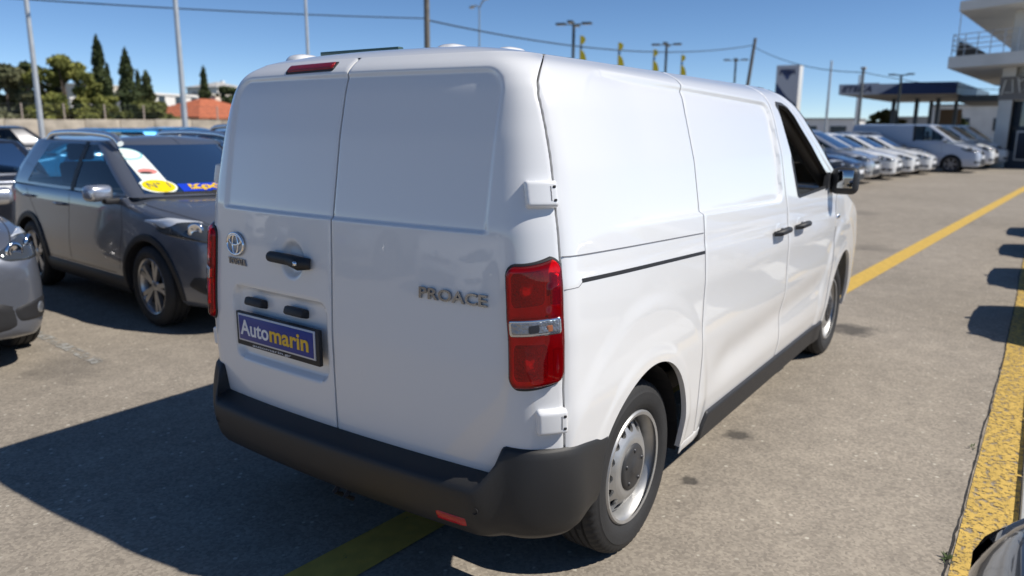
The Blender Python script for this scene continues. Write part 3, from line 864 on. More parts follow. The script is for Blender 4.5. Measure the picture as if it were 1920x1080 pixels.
text_on('plate_lettering', 'marin', c0+rgt*.086+upz*.001, rgt, upz, .230, TXTYELLOW, ph, .022, .01, .0005, height=.060)
text_on('plate_lettering', 'automarin.gr', pc+n0*.0095-upz*.0585-rgt*.03, rgt, upz, .24, PLATEWHITE, ph, .0, .01, .0005, height=.012)
for yy in (.410, .161):
    Pq, Nq = Psurf(arcY(yy, .952), np.array([.952]), .012)
    bm = bmesh.new(); add_box(bm, Vector(Pq[0]), (.112, .045, .034), Matrix((rgt, n0, upz)).transposed() @ Matrix.Rotation(R(18), 3, 'X'), .010, 2)
    bm_obj('plate_lamp', bm, BLACKPL, rdoorL)
# roof fittings
def roof_lump(x, y, sx, sy, h):
    V = []; F = []; nr, nc = 10, 18
    for i in range(nr):
        t = i/(nr-1)
        for j in range(nc):
            a = 2*math.pi*j/nc; c_, s_ = math.cos(a), math.sin(a)
            k = (abs(c_)**4+abs(s_)**4)**-.25
            rr = math.cos(t*math.pi/2)**.6
            V.append((x+sx*k*c_*rr, y+sy*k*s_*rr, ZE+.012+(h+.018)*math.sin(t*math.pi/2)))
    for i in range(nr-1):
        for j in range(nc): F.append((i*nc+j, i*nc+(j+1) % nc, (i+1)*nc+(j+1) % nc, (i+1)*nc+j))
    F.append(tuple((nr-1)*nc+j for j in range(nc)))
    return mk('roof_rack_mount', V, F, WHITE, roof, True, 60)
roof_lump(-.38, .47, .07, .055, .020); roof_lump(-.33, -.27, .07, .055, .026); roof_lump(-.30, -.50, .07, .035, .006)
box('roof_seal_strip', (-.33, .20, ZE+.052), (.03, .43, .016), mat('teal_rubber', (.03, .075, .075), .5), roof, None, .004)
box('roof_underlining', (.88, 0, ZE-.02), (2.7, 1.2, .01), INTERIOR, van)

# mirrors
for s in (1, -KL):
    mroot = empty('door_mirror'); mroot.parent = van
    bm = bmesh.new(); add_box(bm, Vector((2.78, -1.005*s, 1.305)), (.12, .17, .175), Matrix.Rotation(R(8*s), 3, 'Z'), .045, 4)
    bm_obj('mirror_housing', bm, BLACKPL, mroot)
    tube('mirror_arm', [(2.80, -.88*s, 1.262), (2.80, -.96*s, 1.262), (2.78, -1.0*s, 1.265)], [.045, .035, .04], BLACKPL, mroot, 10)
    box('mirror_glass', (2.717, -1.018*s, 1.318), (.012, .095, .115), mat('mirror_silver', (.40, .42, .44), .02, 1.), mroot, Matrix.Rotation(R(6*s), 3, 'Z'), .005)
    V_ = [(2.62, -.925*s, 1.262), (2.86, -.925*s, 1.27), (2.87, -.915*s, 1.33), (2.70, -.915*s, 1.36)]
    mk('mirror_base', [(x, y-.012*s, z) for x, y, z in V_]+[(x, y+.02*s, z) for x, y, z in V_], [(0, 1, 2, 3), (4, 7, 6, 5), (0, 4, 5, 1), (1, 5, 6, 2), (2, 6, 7, 3), (3, 7, 4, 0)], BLACKPL, mroot, False)

# steel wheel ------------------------------------------------------------------
def tyre_prof(ro, w, ri, grooves=3):
    """closed profile (radius, along y) with tread grooves, centred on y=0"""
    h = w/2
    p = [(ri, -h*.80), (ri+.012, -h*.92), (ri+(ro-ri)*.20, -h*.96), (ri+(ro-ri)*.24, -h*.99), (ri+(ro-ri)*.45, -h*1.0), (ri+(ro-ri)*.62, -h*.995), (ri+(ro-ri)*.64, -h*.975), (ro-.035, -h*.95), (ro-.016, -h*.88), (ro-.006, -h*.76)]
    ys = np.linspace(-h*.70, h*.70, grooves*2+2)
    gw = .0045
    gy = np.linspace(-h*.48, h*.48, grooves)
    for y in gy:
        p += [(ro, y-gw*1.6), (ro-.009, y-gw), (ro-.009, y+gw), (ro, y+gw*1.6)]
    p += [(ro-.006, h*.76), (ro-.016, h*.88), (ro-.035, h*.96), (ri+(ro-ri)*.45, h*1.0), (ri+.012, h*.92), (ri, h*.80)]
    return p
def steel_wheel():
    """outer face at y=-; axle along y"""
    bm_parts = []
    # rim barrel and lips
    bm_parts.append(lathe_geo([(.208, -.098), (.220, -.100), (.226, -.094), (.226, -.088), (.216, -.082), (.208, -.068), (.200, -.050), (.197, -.02), (.190, .05), (.20, .095)], 64))
    # disc: dish with slots
    n = 15; seg = 2*math.pi/n
    rin, rout = .128, .186
    def hy(r): return float(np.interp(r, [.0, .085, .112, .120, .128, .150, .186, .196], [-.088, -.088, -.090, -.088, -.084, -.071, -.044, -.034]))
    V = []; F = []
    m = 16
    for k in range(n):
        a0 = k*seg; b = len(V)
        rc, ac = (rin+rout)/2+.002, a0+seg/2
        sq = []
        for q in range(m):
            t = 2*math.pi*q/m; c_, s_ = math.cos(t), math.sin(t); kk = 1/max(abs(c_), abs(s_))
            sq.append((rc-.002+c_*kk*(rout-rin)/2, ac+s_*kk*seg/2))
        hl = [(rc+.0215*math.cos(2*math.pi*q/m), ac+.31*seg*math.sin(2*math.pi*q/m)) for q in range(m)]
        for r_, a in sq: V.append((r_*math.cos(a), hy(r_), r_*math.sin(a)))
        for r_, a in hl: V.append((r_*math.cos(a), hy(r_), r_*math.sin(a)))
        for r_, a in hl: V.append((r_*.995*math.cos(a), hy(r_)+.012, r_*.995*math.sin(a)))
        for q in range(m):
            F.append((b+q, b+(q+1) % m, b+m+(q+1) % m, b+m+q)); F.append((b+m+q, b+m+(q+1) % m, b+2*m+(q+1) % m, b+2*m+q))
    bm_parts.append((V, F))
    bm_parts.append(lathe_geo([(.186, hy(.186)), (.194, -.034), (.198, -.024)], 64))
    bm_parts.append(lathe_geo([(.070, -.088), (.085, -.088), (.095, -.0895), (.112, -.0898), (.117, -.0885), (.123, -.086), (.128, -.084)], 64))
    V, F = join_geo(bm_parts)
    rim = mk('wheel', V, F, STEEL, None, True, 40)
    nt = 240; tv, tf = lathe_geo(tyre_prof(.343, .215, .224, 4), nt); kk = len(tv)//nt; tv = [list(v) for v in tv]
    for j in range(nt):
        if j % 4 == 0:
            for i in range(kk):
                v = tv[j*kk+i]; r_ = math.hypot(v[0], v[2])
                if r_ > .322 and abs(v[1]) > .070: q = (r_-.005)/r_; v[0] *= q; v[2] *= q
    mk('tyre', tv, tf, RUBBER, rim, True, 35)
    V, F = lathe_geo([(0, -.104), (.030, -.104), (.034, -.101), (.074, -.099), (.090, -.095), (.096, -.084)], 40)
    cap = mk('centre_cap', V, F, mat('cap_grey_plastic', (.035, .035, .037), .5), rim)
    nuts = []
    for k in range(5):
        a = 2*math.pi*k/5+.3
        v, f = lathe_geo([(0, -.006), (.007, -.006), (.009, 0)], 8); nuts.append(([(x+.068*math.cos(a), y-.098, z+.068*math.sin(a)) for x, y, z in v], f))
        v, f = lathe_geo([(0, -.004), (.004, -.004), (.005, 0)], 8)
    for k in range(5):
        o = mk('wheel_nut', *nuts[k], DARKMETAL, rim)
    V, F = lathe_geo([(0, -.005), (.178, -.005), (.178, .02)], 40)
    mk('brake_drum', V, F, SEAM, rim)
    return rim
def tread_blocks(): pass
w0 = steel_wheel(); w0.parent = van; w0.location = (0, -.787, .336)
for loc, rz in (((3.275, -.787, .336), 0), ((0, .665, .336), math.pi), ((3.275, .665, .336), math.pi)):
    w = copy_tree(w0, van); w.location = loc; w.rotation_euler = (0, R(23), rz) if rz == 0 else (0, 0, rz)
# axle, exhaust under the rear
tube('rear_axle', [(-.02, -.6, .33), (-.02, .6, .33)], .045, mat('axle_black', (.015, .015, .015), .7), van)

# ================================================================== PARKED CARS
def catmull(pts, n):
    P = np.array(pts, float); k = len(P); t = np.linspace(0, k-1, n); out = []
    for x in t:
        i = min(int(x), k-2); f = x-i
        p0, p1, p2, p3 = P[max(i-1, 0)], P[i], P[i+1], P[min(i+2, k-1)]
        out.append(.5*((2*p1)+(-p0+p2)*f+(2*p0-5*p1+4*p2-p3)*f*f+(-p0+3*p1-3*p2+p3)*f**3))
    return np.array(out)

class Car:
    """builder for one parked car type; local x forward, y left, z up, origin on the ground under its middle"""
    def __init__(s, **k): s.__dict__.update(k)

def car_body(c):
    L, W = c.L, c.W/2
    xs = np.r_[np.linspace(-L/2, -L/2+.12, 7)[:-1], np.linspace(-L/2+.12, L/2-.16, 70), np.linspace(L/2-.16, L/2, 9)[1:]]
    zt = np.interp(xs, *zip(*c.top)); zb = np.interp(xs, [-L/2, -L/2+.5, L/2-.55, L/2], [c.clear+.10, c.clear, c.clear, c.clear+.02])
    k_ = np.exp(-.5*(np.arange(-5, 6)/2.)**2); k_ /= k_.sum()
    V = []; m = 40
    for x, t, b in zip(xs, zt, zb):
        tf = np.clip((x-(L/2-.95))/.95, 0, 1); tr = np.clip((-x-(L/2-.7))/.7, 0, 1)
        w = W*(1-getattr(c, 'ftaper', .20)*tf**2.4-.12*tr**2.2)
        cab = 1. if c.cab[0] < x < c.cab[1] else 0.
        sh = t-.025 if cab else t-.075
        prof = [(0, b), (.78*w, b), (.93*w, b+.03), (.98*w, b+.12), (w, .50), (.995*w, .62), (.975*w, min(.78, sh-.06)), (.945*w, sh-.01), (.88*w, sh+.022), (.70*w, t-.012), (.35*w, t-.002), (0, t)]
        P = catmull(prof, m)
        # rounded ends
        d = min(x+L/2, L/2-x); r = .16 if x > 0 else .12
        if d < r:
            q = math.sqrt(max(0, 1-((r-d)/r)**2)); zc = c.nosez if x > 0 else .62
            P[:, 0] *= .80+.20*q; P[:, 1] = zc+(P[:, 1]-zc)*(.78+.22*q)
        ring = [(x, y, z) for y, z in P] + [(x, -y, z) for y, z in P[-2:0:-1]]
        V.append(ring)
    n = len(V[0]); F = []
    for i in range(len(V)-1):
        for j in range(n): F.append((i*n+j, i*n+(j+1) % n, (i+1)*n+(j+1) % n, (i+1)*n+j))
    F.append(tuple(range(n-1, -1, -1))); F.append(tuple((len(V)-1)*n+j for j in range(n)))
    VV = [p for r_ in V for p in r_]
    return VV, F

def car_greenhouse(c, root, PAINT):
    nv = 18; vs = np.linspace(0, 1, nv)
    def contour(v):
        z = c.belt+(c.roof-c.belt)*v
        xr = c.xr0+(c.xr1-c.xr0)*v**1.3; xf = c.xf0+(c.xf1-c.xf0)*v + .07*v*(1-v)
        w = c.w0+(c.w1-c.w0)*v**1.25
        y = np.linspace(0, w, 60); rear = np.stack([xr+.09*(y/w)**2, y], 1)
        sx = np.linspace(rear[-1, 0], xf-.20, 160); side = np.stack([sx, w*(1-.05*np.clip((sx-.2)/1.2, 0, 1)**2-.05*np.clip((-sx-.6)/1.5, 0, 1)**2)], 1)
        wf = side[-1, 1]; y = np.linspace(wf, 0, 60); fr = np.stack([xf-.20*(y/wf)**2, y], 1)
        P = np.concatenate([rear, side[1:], fr[1:]]); d = np.r_[0, np.cumsum(np.hypot(*np.diff(P, axis=0).T))]
        a = np.linspace(0, d[-1], 500); Q = np.stack([np.interp(a, d, P[:, 0]), np.interp(a, d, P[:, 1])], 1)
        k = np.exp(-.5*(np.arange(-16, 17)/5.)**2); k /= k.sum()
        ext = np.concatenate([Q[16:0:-1]*[1, -1], Q, Q[-2:-18:-1]*[1, -1]])
        Q = np.stack([np.convolve(ext[:, 0], k, 'valid'), np.convolve(ext[:, 1], k, 'valid')], 1)
        return Q, z, xf
    cols = []; counts = [8, 6, 10, 3, 10, 4, 12]
    ROW = []
    for v in vs:
        Q, z, xf = contour(v); n = len(Q); ids = np.arange(n); im = int(np.argmax(Q[:, 1]))
        yy = Q[:, 1]; ymax = yy.max()
        half = n//2
        j1 = np.interp(.80*ymax, yy[:im if im < half else half][:120], ids[:120]) if True else 0
        first = int(np.argmax(yy > .93*ymax)); last = n-1-int(np.argmax(yy[::-1] > .90*ymax))
        def jx(X): return float(np.interp(X, Q[first:last, 0], ids[first:last]))
        xa = xf-.20-c.apil
        keys = [0, float(np.interp(.80*ymax, yy[:first+1], ids[:first+1])), jx(c.xc0+(c.xc1-c.xc0)*v), jx(c.xb-.045-.03*v), jx(c.xb+.045-.03*v), jx(xa), float(np.interp(-.86*ymax, -yy[last:], ids[last:])), n-1]
        for i in range(1, 8): keys[i] = max(keys[i], keys[i-1]+.5)
        cc = []
        for i, cnt in enumerate(counts): cc += list(np.linspace(keys[i], keys[i+1], cnt+1)[(0 if i == 0 else 1):])
        ROW.append([(float(np.interp(q, ids, Q[:, 0])), float(np.interp(q, ids, Q[:, 1])), z) for q in cc])
    G = np.array(ROW); nc = G.shape[1]; cum = np.r_[0, np.cumsum(counts)]
    r0, r1 = 1, nv-2                                  # glass rows
    def glass(name, a, b, mirror):
        S = G[r0:r1+1, a:b+1].copy()
        if mirror == 'both':
            Lf = S.copy(); Lf[..., 1] *= -1
            S = np.concatenate([Lf[:, ::-1], S[:, 1:]] if a == 0 else [S, Lf[:, ::-1][:, 1:]], 1)
        elif mirror: S[..., 1] *= -1
        o = mk(name, S.reshape(-1, 3), grid_faces(*S.shape[:2]), GLASS, root)
        return o
    out = {}
    out['rear_window'] = glass('rear_window', cum[0], cum[1], 'both')
    out['windscreen'] = glass('windscreen', cum[6], cum[7], 'both')
    for mirror in (True, False):
        if c.rear_side: glass('side_window', cum[2], cum[3], mirror)
        glass('side_window', cum[4], cum[5], mirror)
    # pillars, header and roof: one painted shell
    V = []; F = []; fm = []
    isg = np.zeros(nc-1, bool)
    for k in ((0, 2, 4, 6) if c.rear_side else (0, 4, 6)): isg[cum[k]:cum[k+1]] = True
    black = np.zeros(nc-1, bool); black[cum[3]:cum[4]] = True
    for mirror in (True, False):
        S = G.copy(); S[..., 1] += .004
        if mirror: S[..., 1] *= -1
        b = len(V); V += list(S.reshape(-1, 3))
        for i in range(nv-1):
            for j in range(nc-1):
                if isg[j] and r0 <= i < r1: continue
                q = (b+i*nc+j, b+i*nc+j+1, b+(i+1)*nc+j+1, b+(i+1)*nc+j); F.append(q if not mirror else q[::-1]); fm.append(1 if black[j] else 0)
        # roof closing rows
        T = S[-1]; prev = [b+(nv-1)*nc+j for j in range(nc)]
        xa, xb = T[:, 0].min(), T[:, 0].max()
        for q in (.12, .3, .55, .8, 1.0):
            nb = len(V)
            X = xa+.22*q+(T[:, 0]-xa)/(xb-xa)*(xb-xa-.5*q)
            V += [(x, y*(1-q), c.roof+c.crown*(1-(1-q)**2.4)) for x, y in zip(X, T[:, 1])]
            cur = list(range(nb, nb+nc))
            for j in range(nc-1):
                f = (prev[j], prev[j+1], cur[j+1], cur[j]); F.append(f if not mirror else f[::-1]); fm.append(0)
            prev = cur
    sh = mk('roof', V, F, None, root, True, 50, [PAINT, BLACKPL], fm)
    return out, G, cum

def decal(name, bvh, origin_fn, direction, outline, off, m, parent, rings=5, dense=6):
    """patch projected on a body: outline points (2D), origin_fn maps 2D to a ray origin"""
    pts = []
    n0 = len(outline)
    for i in range(n0):
        a, b = np.array(outline[i], float), np.array(outline[(i+1) % n0], float)
        for k in range(dense): pts.append(a+(b-a)*k/dense)
    pts = np.array(pts)
    # soften corners
    for _ in range(2): pts = .25*np.roll(pts, 1, 0)+.5*pts+.25*np.roll(pts, -1, 0)
    c = pts.mean(0); V = []; F = []; n = len(pts)
    D = Vector(direction)
    last = None
    def hit(p, o):
        nonlocal last
        h = bvh.ray_cast(Vector(origin_fn(p)), D)
        if h[0] is None: return last if last is not None else Vector(origin_fn(p))+D
        nn = h[1] if h[1].dot(D) < 0 else -h[1]
        last = h[0]+nn*o; return last
    V.append(hit(c, off))
    for r in range(1, rings+1):
        t = r/rings
        for p in pts: V.append(hit(c+(p-c)*t, off if r < rings else -.006))
        if r == rings-1:
            pass
    for j in range(n): F.append((0, 1+j, 1+(j+1) % n))
    for r in range(rings-1):
        b = 1+r*n
        for j in range(n): F.append((b+j, b+n+j, b+n+(j+1) % n, b+(j+1) % n))
    return mk(name, V, F, m, parent, True, 60)

def alloy_wheel(c):
    r = c.wr; ri = r-.105 if r < .36 else r-.11
    parts = [lathe_geo([(ri-.012, -.085), (ri, -.092), (ri+.006, -.086), (ri-.004, -.075), (ri-.02, -.05), (ri-.025, .07)], 40)]
    parts.append(lathe_geo([(0, -.072), (.03, -.072), (.045, -.066), (.055, -.05)], 24))
    for k in range(c.spokes):
        a = 2*math.pi*k/c.spokes
        for da in ((-.16, .16) if c.split_spoke else (0,)):
            w1, w2 = (.016, .020) if c.split_spoke else (.028, .036)
            a2 = a+da
            def P(rad, side, y, ang): return (rad*math.cos(ang)-side*math.sin(ang), y, rad*math.sin(ang)+side*math.cos(ang))
            V = [P(.04, -w1, -.066, a+da*.6), P(.04, w1, -.066, a+da*.6), P(ri-.006, w2, -.078, a2), P(ri-.006, -w2, -.078, a2), P(.04, -w1, -.03, a+da*.6), P(.04, w1, -.03, a+da*.6), P(ri-.006, w2, -.04, a2), P(ri-.006, -w2, -.04, a2)]
            parts.append((V, [(0, 1, 2, 3), (4, 7, 6, 5), (0, 4, 5, 1), (1, 5, 6, 2), (2, 6, 7, 3), (3, 7, 4, 0)]))
    w = mk('wheel', *join_geo(parts), c.rimmat, None, True, 40)
    mk('tyre', *lathe_geo(tyre_prof(r, .205, ri-.002, 3), 48), RUBBER, w, True, 50)
    mk('brake_disc', *lathe_geo([(0, -.02), (ri-.03, -.02), (ri-.03, .0)], 24), mat('brake_dark', (.05, .045, .04), .6, .5), w)
    return w

def make_car(name, c, PAINT):
    root = empty(name)
    V, F = car_body(c)
    body = mk('body', V, F, PAINT, root, True, 40)
    bm = bmesh.new(); bm.from_mesh(body.data); bmesh.ops.recalc_face_normals(bm, faces=bm.faces); bm.to_mesh(body.data); bm.free()
    # arches
    cut = []
    for ax in (c.ra, c.fa):
        poly = arch_poly(ax, c.wr-.01, c.wr+.055, c.wr+.055, c.wr+.06, 24)
        for s in (-1, 1):
            V, F = prism_geo(poly, s*(c.W/2-.30), s*(c.W/2+.2)); o = mk('cutter', V, F, SEAM, None, False)
            b2 = bmesh.new(); b2.from_mesh(o.data); bmesh.ops.recalc_face_normals(b2, faces=b2.faces); b2.to_mesh(o.data); b2.free()
            cut.append(o)
    body.data.materials.append(SEAM)
    boolean_cut(body, cut); drop(cut)
    # arch interiors dark: faces inside the wells
    me = body.data; wi = len(me.materials)-1
    for i, mt in enumerate(me.materials):
        if mt == SEAM: wi = i
    for p in me.polygons:
        ctr = p.center
        if abs(ctr.y) < c.W/2-.035:
            for ax in (c.ra, c.fa):
                if math.hypot(ctr.x-ax, ctr.z-c.wr+.01) < c.wr+.062 and p.material_index != wi and (abs(ctr.y) < c.W/2-.06):
                    if ctr.z > c.clear+.02 and abs(ctr.y) > c.W/2-.31: p.material_index = wi
    bvh = BVHTree.FromObject(body, bpy.context.evaluated_depsgraph_get())
    gh, G, cum = car_greenhouse(c, root, PAINT)
    # cabin deck and seats
    box('cabin_floor', ((c.cab[0]+c.cab[1])/2, 0, c.belt-.005), (c.cab[1]-c.cab[0]-.1, c.w0*1.86, .02), INTERIOR, root) if c.deck else None
    for sx in c.seats:
        for sy in (.36, -.36):
            bm = bmesh.new()
            add_box(bm, Vector((sx, sy, c.belt+.02)), (.12, .46, .42), Matrix.Rotation(R(-14), 3, 'Y'), .05, 2)
            add_box(bm, Vector((sx-.08, sy, c.belt+.32)), (.08, .25, .17), Matrix.Rotation(R(-8), 3, 'Y'), .03, 2)
            bm_obj('seat', bm, SEATCLOTH, root)
    th = [(c.seats[0]+.62+.05*math.sin(a), .36+.17*math.cos(a), c.belt+.03+.15*math.sin(a)) for a in np.linspace(0, 6.283, 17)]
    tube('steering_wheel', th, .014, BLACKPL, root, 6)
    box('rear_view_mirror', (c.xf1-.02, 0, c.roof-.09), (.03, .22, .06), BLACKPL, root, None, .01)
    side = lambda s: (lambda p: (p[0], s*2.0, p[1]))
    frontf = lambda p: (L2+1, p[0], p[1]); backf = lambda p: (-L2-1, p[0], p[1])
    L2 = c.L/2
    for s in (-1, 1):
        d = (0, -s, 0)
        # door seams and handles
        for k, seam in enumerate(c.seams):
            pts = np.array(seam); t = np.linspace(0, 1, 24); dd = np.r_[0, np.cumsum(np.hypot(*np.diff(pts, axis=0).T))]; dd /= dd[-1]
            V = []; F = []
            X = np.interp(t, dd, pts[:, 0]); Z = np.interp(t, dd, pts[:, 1]); tx = np.gradient(X); tz = np.gradient(Z); nn = np.hypot(tx, tz)
            ok = True
            for x, z, a, b in zip(X, Z, -tz/nn, tx/nn):
                for q in (-1, 1):
                    h = bvh.ray_cast(Vector((x+a*.0025*q, s*2, z+b*.0025*q)), Vector(d))
                    V.append(h[0]+h[1]*.0015 if h[0] else (V[-1] if V else (x, s*c.W/2, z)))
            for i in range(len(X)-1): F.append((2*i, 2*i+1, 2*i+3, 2*i+2))
            mk('door_seam', V, F, SEAM, root, False)
        for hx, hz in c.handles:
            h = bvh.ray_cast(Vector((hx, s*2, hz)), Vector(d))
            if h[0]: tube('door_handle', [h[0]+Vector((-.09, 0, -.003)), h[0]+Vector((-.07, s*.035, 0)), h[0]+Vector((.07, s*.035, 0)), h[0]+Vector((.09, 0, -.003))], .013, PAINT, root, 8)
        # mirrors
        bm = bmesh.new(); add_box(bm, Vector((c.mir[0], s*(c.W/2+.09), c.mir[1])), (.15, .21, .135), Matrix.Rotation(R(-10*s), 3, 'Z'), .045, 3)
        mo = bm_obj('door_mirror', bm, getattr(c, 'mirmat', PAINT), root)
        box('mirror_foot', (c.mir[0]+.02, s*(c.W/2-.02), c.mir[1]-.07), (.10, .16, .05), BLACKPL, mo, None, .015)
        box('mirror_glass', (c.mir[0]-.073, s*(c.W/2+.095), c.mir[1]), (.012, .16, .095), MATS['mirror_silver'], mo, Matrix.Rotation(R(-10*s), 3, 'Z'), .004)
        # lamps
        hl = decal('headlight', bvh, lambda p: (L2+1, s*p[0], p[1]), (-1, 0, 0), c.hl, .010, mat('headlight_shell', (.05, .055, .06), .06, .1, 1.0), root, 6)
        dr = c.hl[2:4]; drl = [(dr[0][0]-.20, dr[0][1]-.045), (dr[0][0]-.01, dr[0][1]-.012), (dr[1][0]-.015, dr[1][1]), (dr[1][0]-.03, dr[1][1]-.06), (dr[0][0]-.03, dr[0][1]-.05)]
        decal('light_guide', bvh, lambda p: (L2+1, s*p[0], p[1]), (-1, 0, 0), drl, .013, mat('light_guide_white', (.80, .82, .84), .15, .3, 1.), hl, 4)
        for q, (yy, zz, rr_) in enumerate(c.bulbs):
            h = bvh.ray_cast(Vector((L2+1, s*yy, zz)), Vector((-1, 0, 0)))
            if h[0]:
                v, f = lathe_geo([(0, -.004), (rr_*.45, -.010), (rr_*.8, -.018), (rr_, -.014), (rr_*1.05, -.002)], 18)
                o = mk('lamp_reflector', v, f, CHROME, hl); o.location = h[0]+h[1]*.008; o.rotation_euler = (0, 0, math.atan2(h[1].y, h[1].x)+math.pi/2)
        decal('tail_light', bvh, lambda p: (-L2-1, s*p[0], p[1]), (1, 0, 0), c.tl, .012, REDLENS, root, 5)
        if c.fog:
            decal('fog_surround', bvh, lambda p: (L2+1, s*p[0], p[1]), (-1, 0, 0), c.fog, .006, BLACKPL, root, 5)
            fy = sum(p[0] for p in c.fog)/len(c.fog); fz = sum(p[1] for p in c.fog)/len(c.fog)
            h = bvh.ray_cast(Vector((L2+1, s*(fy+.03), fz+.01)), Vector((-1, 0, 0)))
            if h[0]:
                v, f = lathe_geo([(0, -.004), (.025, -.005), (.038, -.002), (.042, .004)], 18)
                o = mk('fog_lamp', v, f, LAMPCLEAR, root); o.location = h[0]+h[1]*.006; o.rotation_euler = (0, 0, math.atan2(h[1].y, h[1].x)+math.pi/2)
        # cladding
        if c.clad:
            for ax in (c.ra, c.fa):
                V = []; F = []; n = 30
                for k in range(n+1):
                    a = math.pi*(-.04+1.08*k/n)
                    for rr_, o_ in ((c.wr+.052, -.02), (c.wr+.052, .016), (c.wr+.075, .020), (c.wr+.105, .014), (c.wr+.112, -.004)):
                        x, z = ax+rr_*math.cos(a), c.wr-.01+rr_*math.sin(a)
                        h = bvh.ray_cast(Vector((ax+(c.wr+.115)*math.cos(a), s*2, max(c.clear+.05, c.wr-.01+(c.wr+.115)*math.sin(a)))), Vector(d))
                        y = h[0].y if h[0] and abs(h[0].y) > c.W/2-.12 else s*(c.W/2-.03)
                        V.append((x, y+s*o_, z))
                F = grid_faces(n+1, 5)
                mk('arch_cladding', V, F, BLACKPL, root, True, 50)
            rk = np.linspace(c.ra+c.wr+.06, c.fa-c.wr-.06, 12); V = []
            for x in rk:
                for z, o_ in ((c.clear+.0, -.05), (c.clear+.02, .0), (c.clear+.09, .016), (c.clear+.15, .012), (c.clear+.17, -.008)):
                    h = bvh.ray_cast(Vector((x, s*2, max(z, c.clear+.06))), Vector(d)); y = h[0].y if h[0] else s*c.W/2
                    V.append((x, y+s*o_, z))
            mk('sill_cladding', V, grid_faces(12, 5), BLACKPL, root, True, 50)
        if c.rails:
            xr_, xf_ = c.rails; zz = c.roof+c.crown*.3; yy = s*(c.w1-.045)
            pts = [(xr_, yy, zz-.03), (xr_+.12, yy, zz+.035), (xr_+.3, yy, zz+.055), ((xr_+xf_)/2, yy*1.01, zz+.065), (xf_-.3, yy, zz+.050), (xf_-.1, yy, zz+.022), (xf_, yy, zz-.03)]
            tube('roof_rail', catmull(pts, 24), .030, c.railmat, root, 8)
    # bonnet shut lines
    for s in (-1, 1):
        V = []; F = []
        xs_ = np.linspace(c.cab[1]+.12, L2-.10, 16)
        for i, x in enumerate(xs_):
            t = i/15; y = s*(c.W/2*(.86-.20*t**2.2))
            for q in (-.003, .003):
                h = bvh.ray_cast(Vector((x, y+q, 3)), Vector((0, 0, -1))); V.append(h[0]+h[1]*.0015 if h[0] else (x, y, c.belt))
        for i in range(15): F.append((2*i, 2*i+1, 2*i+3, 2*i+2))
        mk('bonnet_seam', V, F, SEAM, root, False)
    # front: grille, bumper, plate, badge
    if c.grille: decal('grille', bvh, frontf, (-1, 0, 0), c.grille, .006, BLACKPL, root, 5)
    if c.intake: decal('lower_intake', bvh, frontf, (-1, 0, 0), c.intake, .008, BLACKPL, root, 6)
    if c.gbar:
        for gz in c.gbar:
            V = []; ys = np.linspace(-c.gw, c.gw, 14)
            for y in ys:
                for dz in (-.011, .011):
                    h = bvh.ray_cast(Vector((L2+1, y, gz+dz)), Vector((-1, 0, 0))); V.append((h[0].x+.016, y, gz+dz) if h[0] else (L2, y, gz+dz))
            mk('grille_bar', V, grid_faces(14, 2), CHROME, root, True, 60)
    h = bvh.ray_cast(Vector((L2+1, 0, c.platez)), Vector((-1, 0, 0)))
    if h[0]: box('front_plate', h[0]+Vector((.012, 0, 0)), (.012, .50, .105), c.platemat, root, None, .003)
    h = bvh.ray_cast(Vector((L2+1, 0, c.badgez)), Vector((-1, 0, 0)))
    if h[0]:
        v, f = lathe_geo([(0, -.012), (.035, -.011), (.045, 0)], 20); o = mk('front_badge', v, f, CHROME, root); o.location = h[0]+Vector((.006, 0, 0)); o.rotation_euler = (0, 0, R(90))
    h = bvh.ray_cast(Vector((-L2-1, 0, .78)), Vector((1, 0, 0)))
    if h[0]: box('rear_plate', h[0]+Vector((-.012, 0, 0)), (.012, .50, .105), PLATEWHITE, root, None, .003)
    w = alloy_wheel(c)
    for i, (ax, s) in enumerate(((c.fa, -1), (c.fa, 1), (c.ra, -1), (c.ra, 1))):
        o = w if i == 0 else copy_tree(w)
        o.parent = root; o.location = (ax, s*(c.W/2-.115), c.wr); o.rotation_euler = (0, .4*i, 0 if s < 0 else math.pi)
    box('underbody', (0, 0, c.clear+.06), (c.L-.9, c.W-.62, .10), mat('underbody_dark', (.012, .012, .013), .85), root, None, .02)
    if c.wiper:
        tube('wiper', [(c.xf0-.02, .42, c.belt+.02), (c.xf0-.07, -.15, c.belt+.035)], .009, BLACKPL, root, 6)
        tube('wiper', [(c.xf0-.02, -.10, c.belt+.02), (c.xf0-.13, -.55, c.belt+.03)], .009, BLACKPL, root, 6)
    return root, bvh

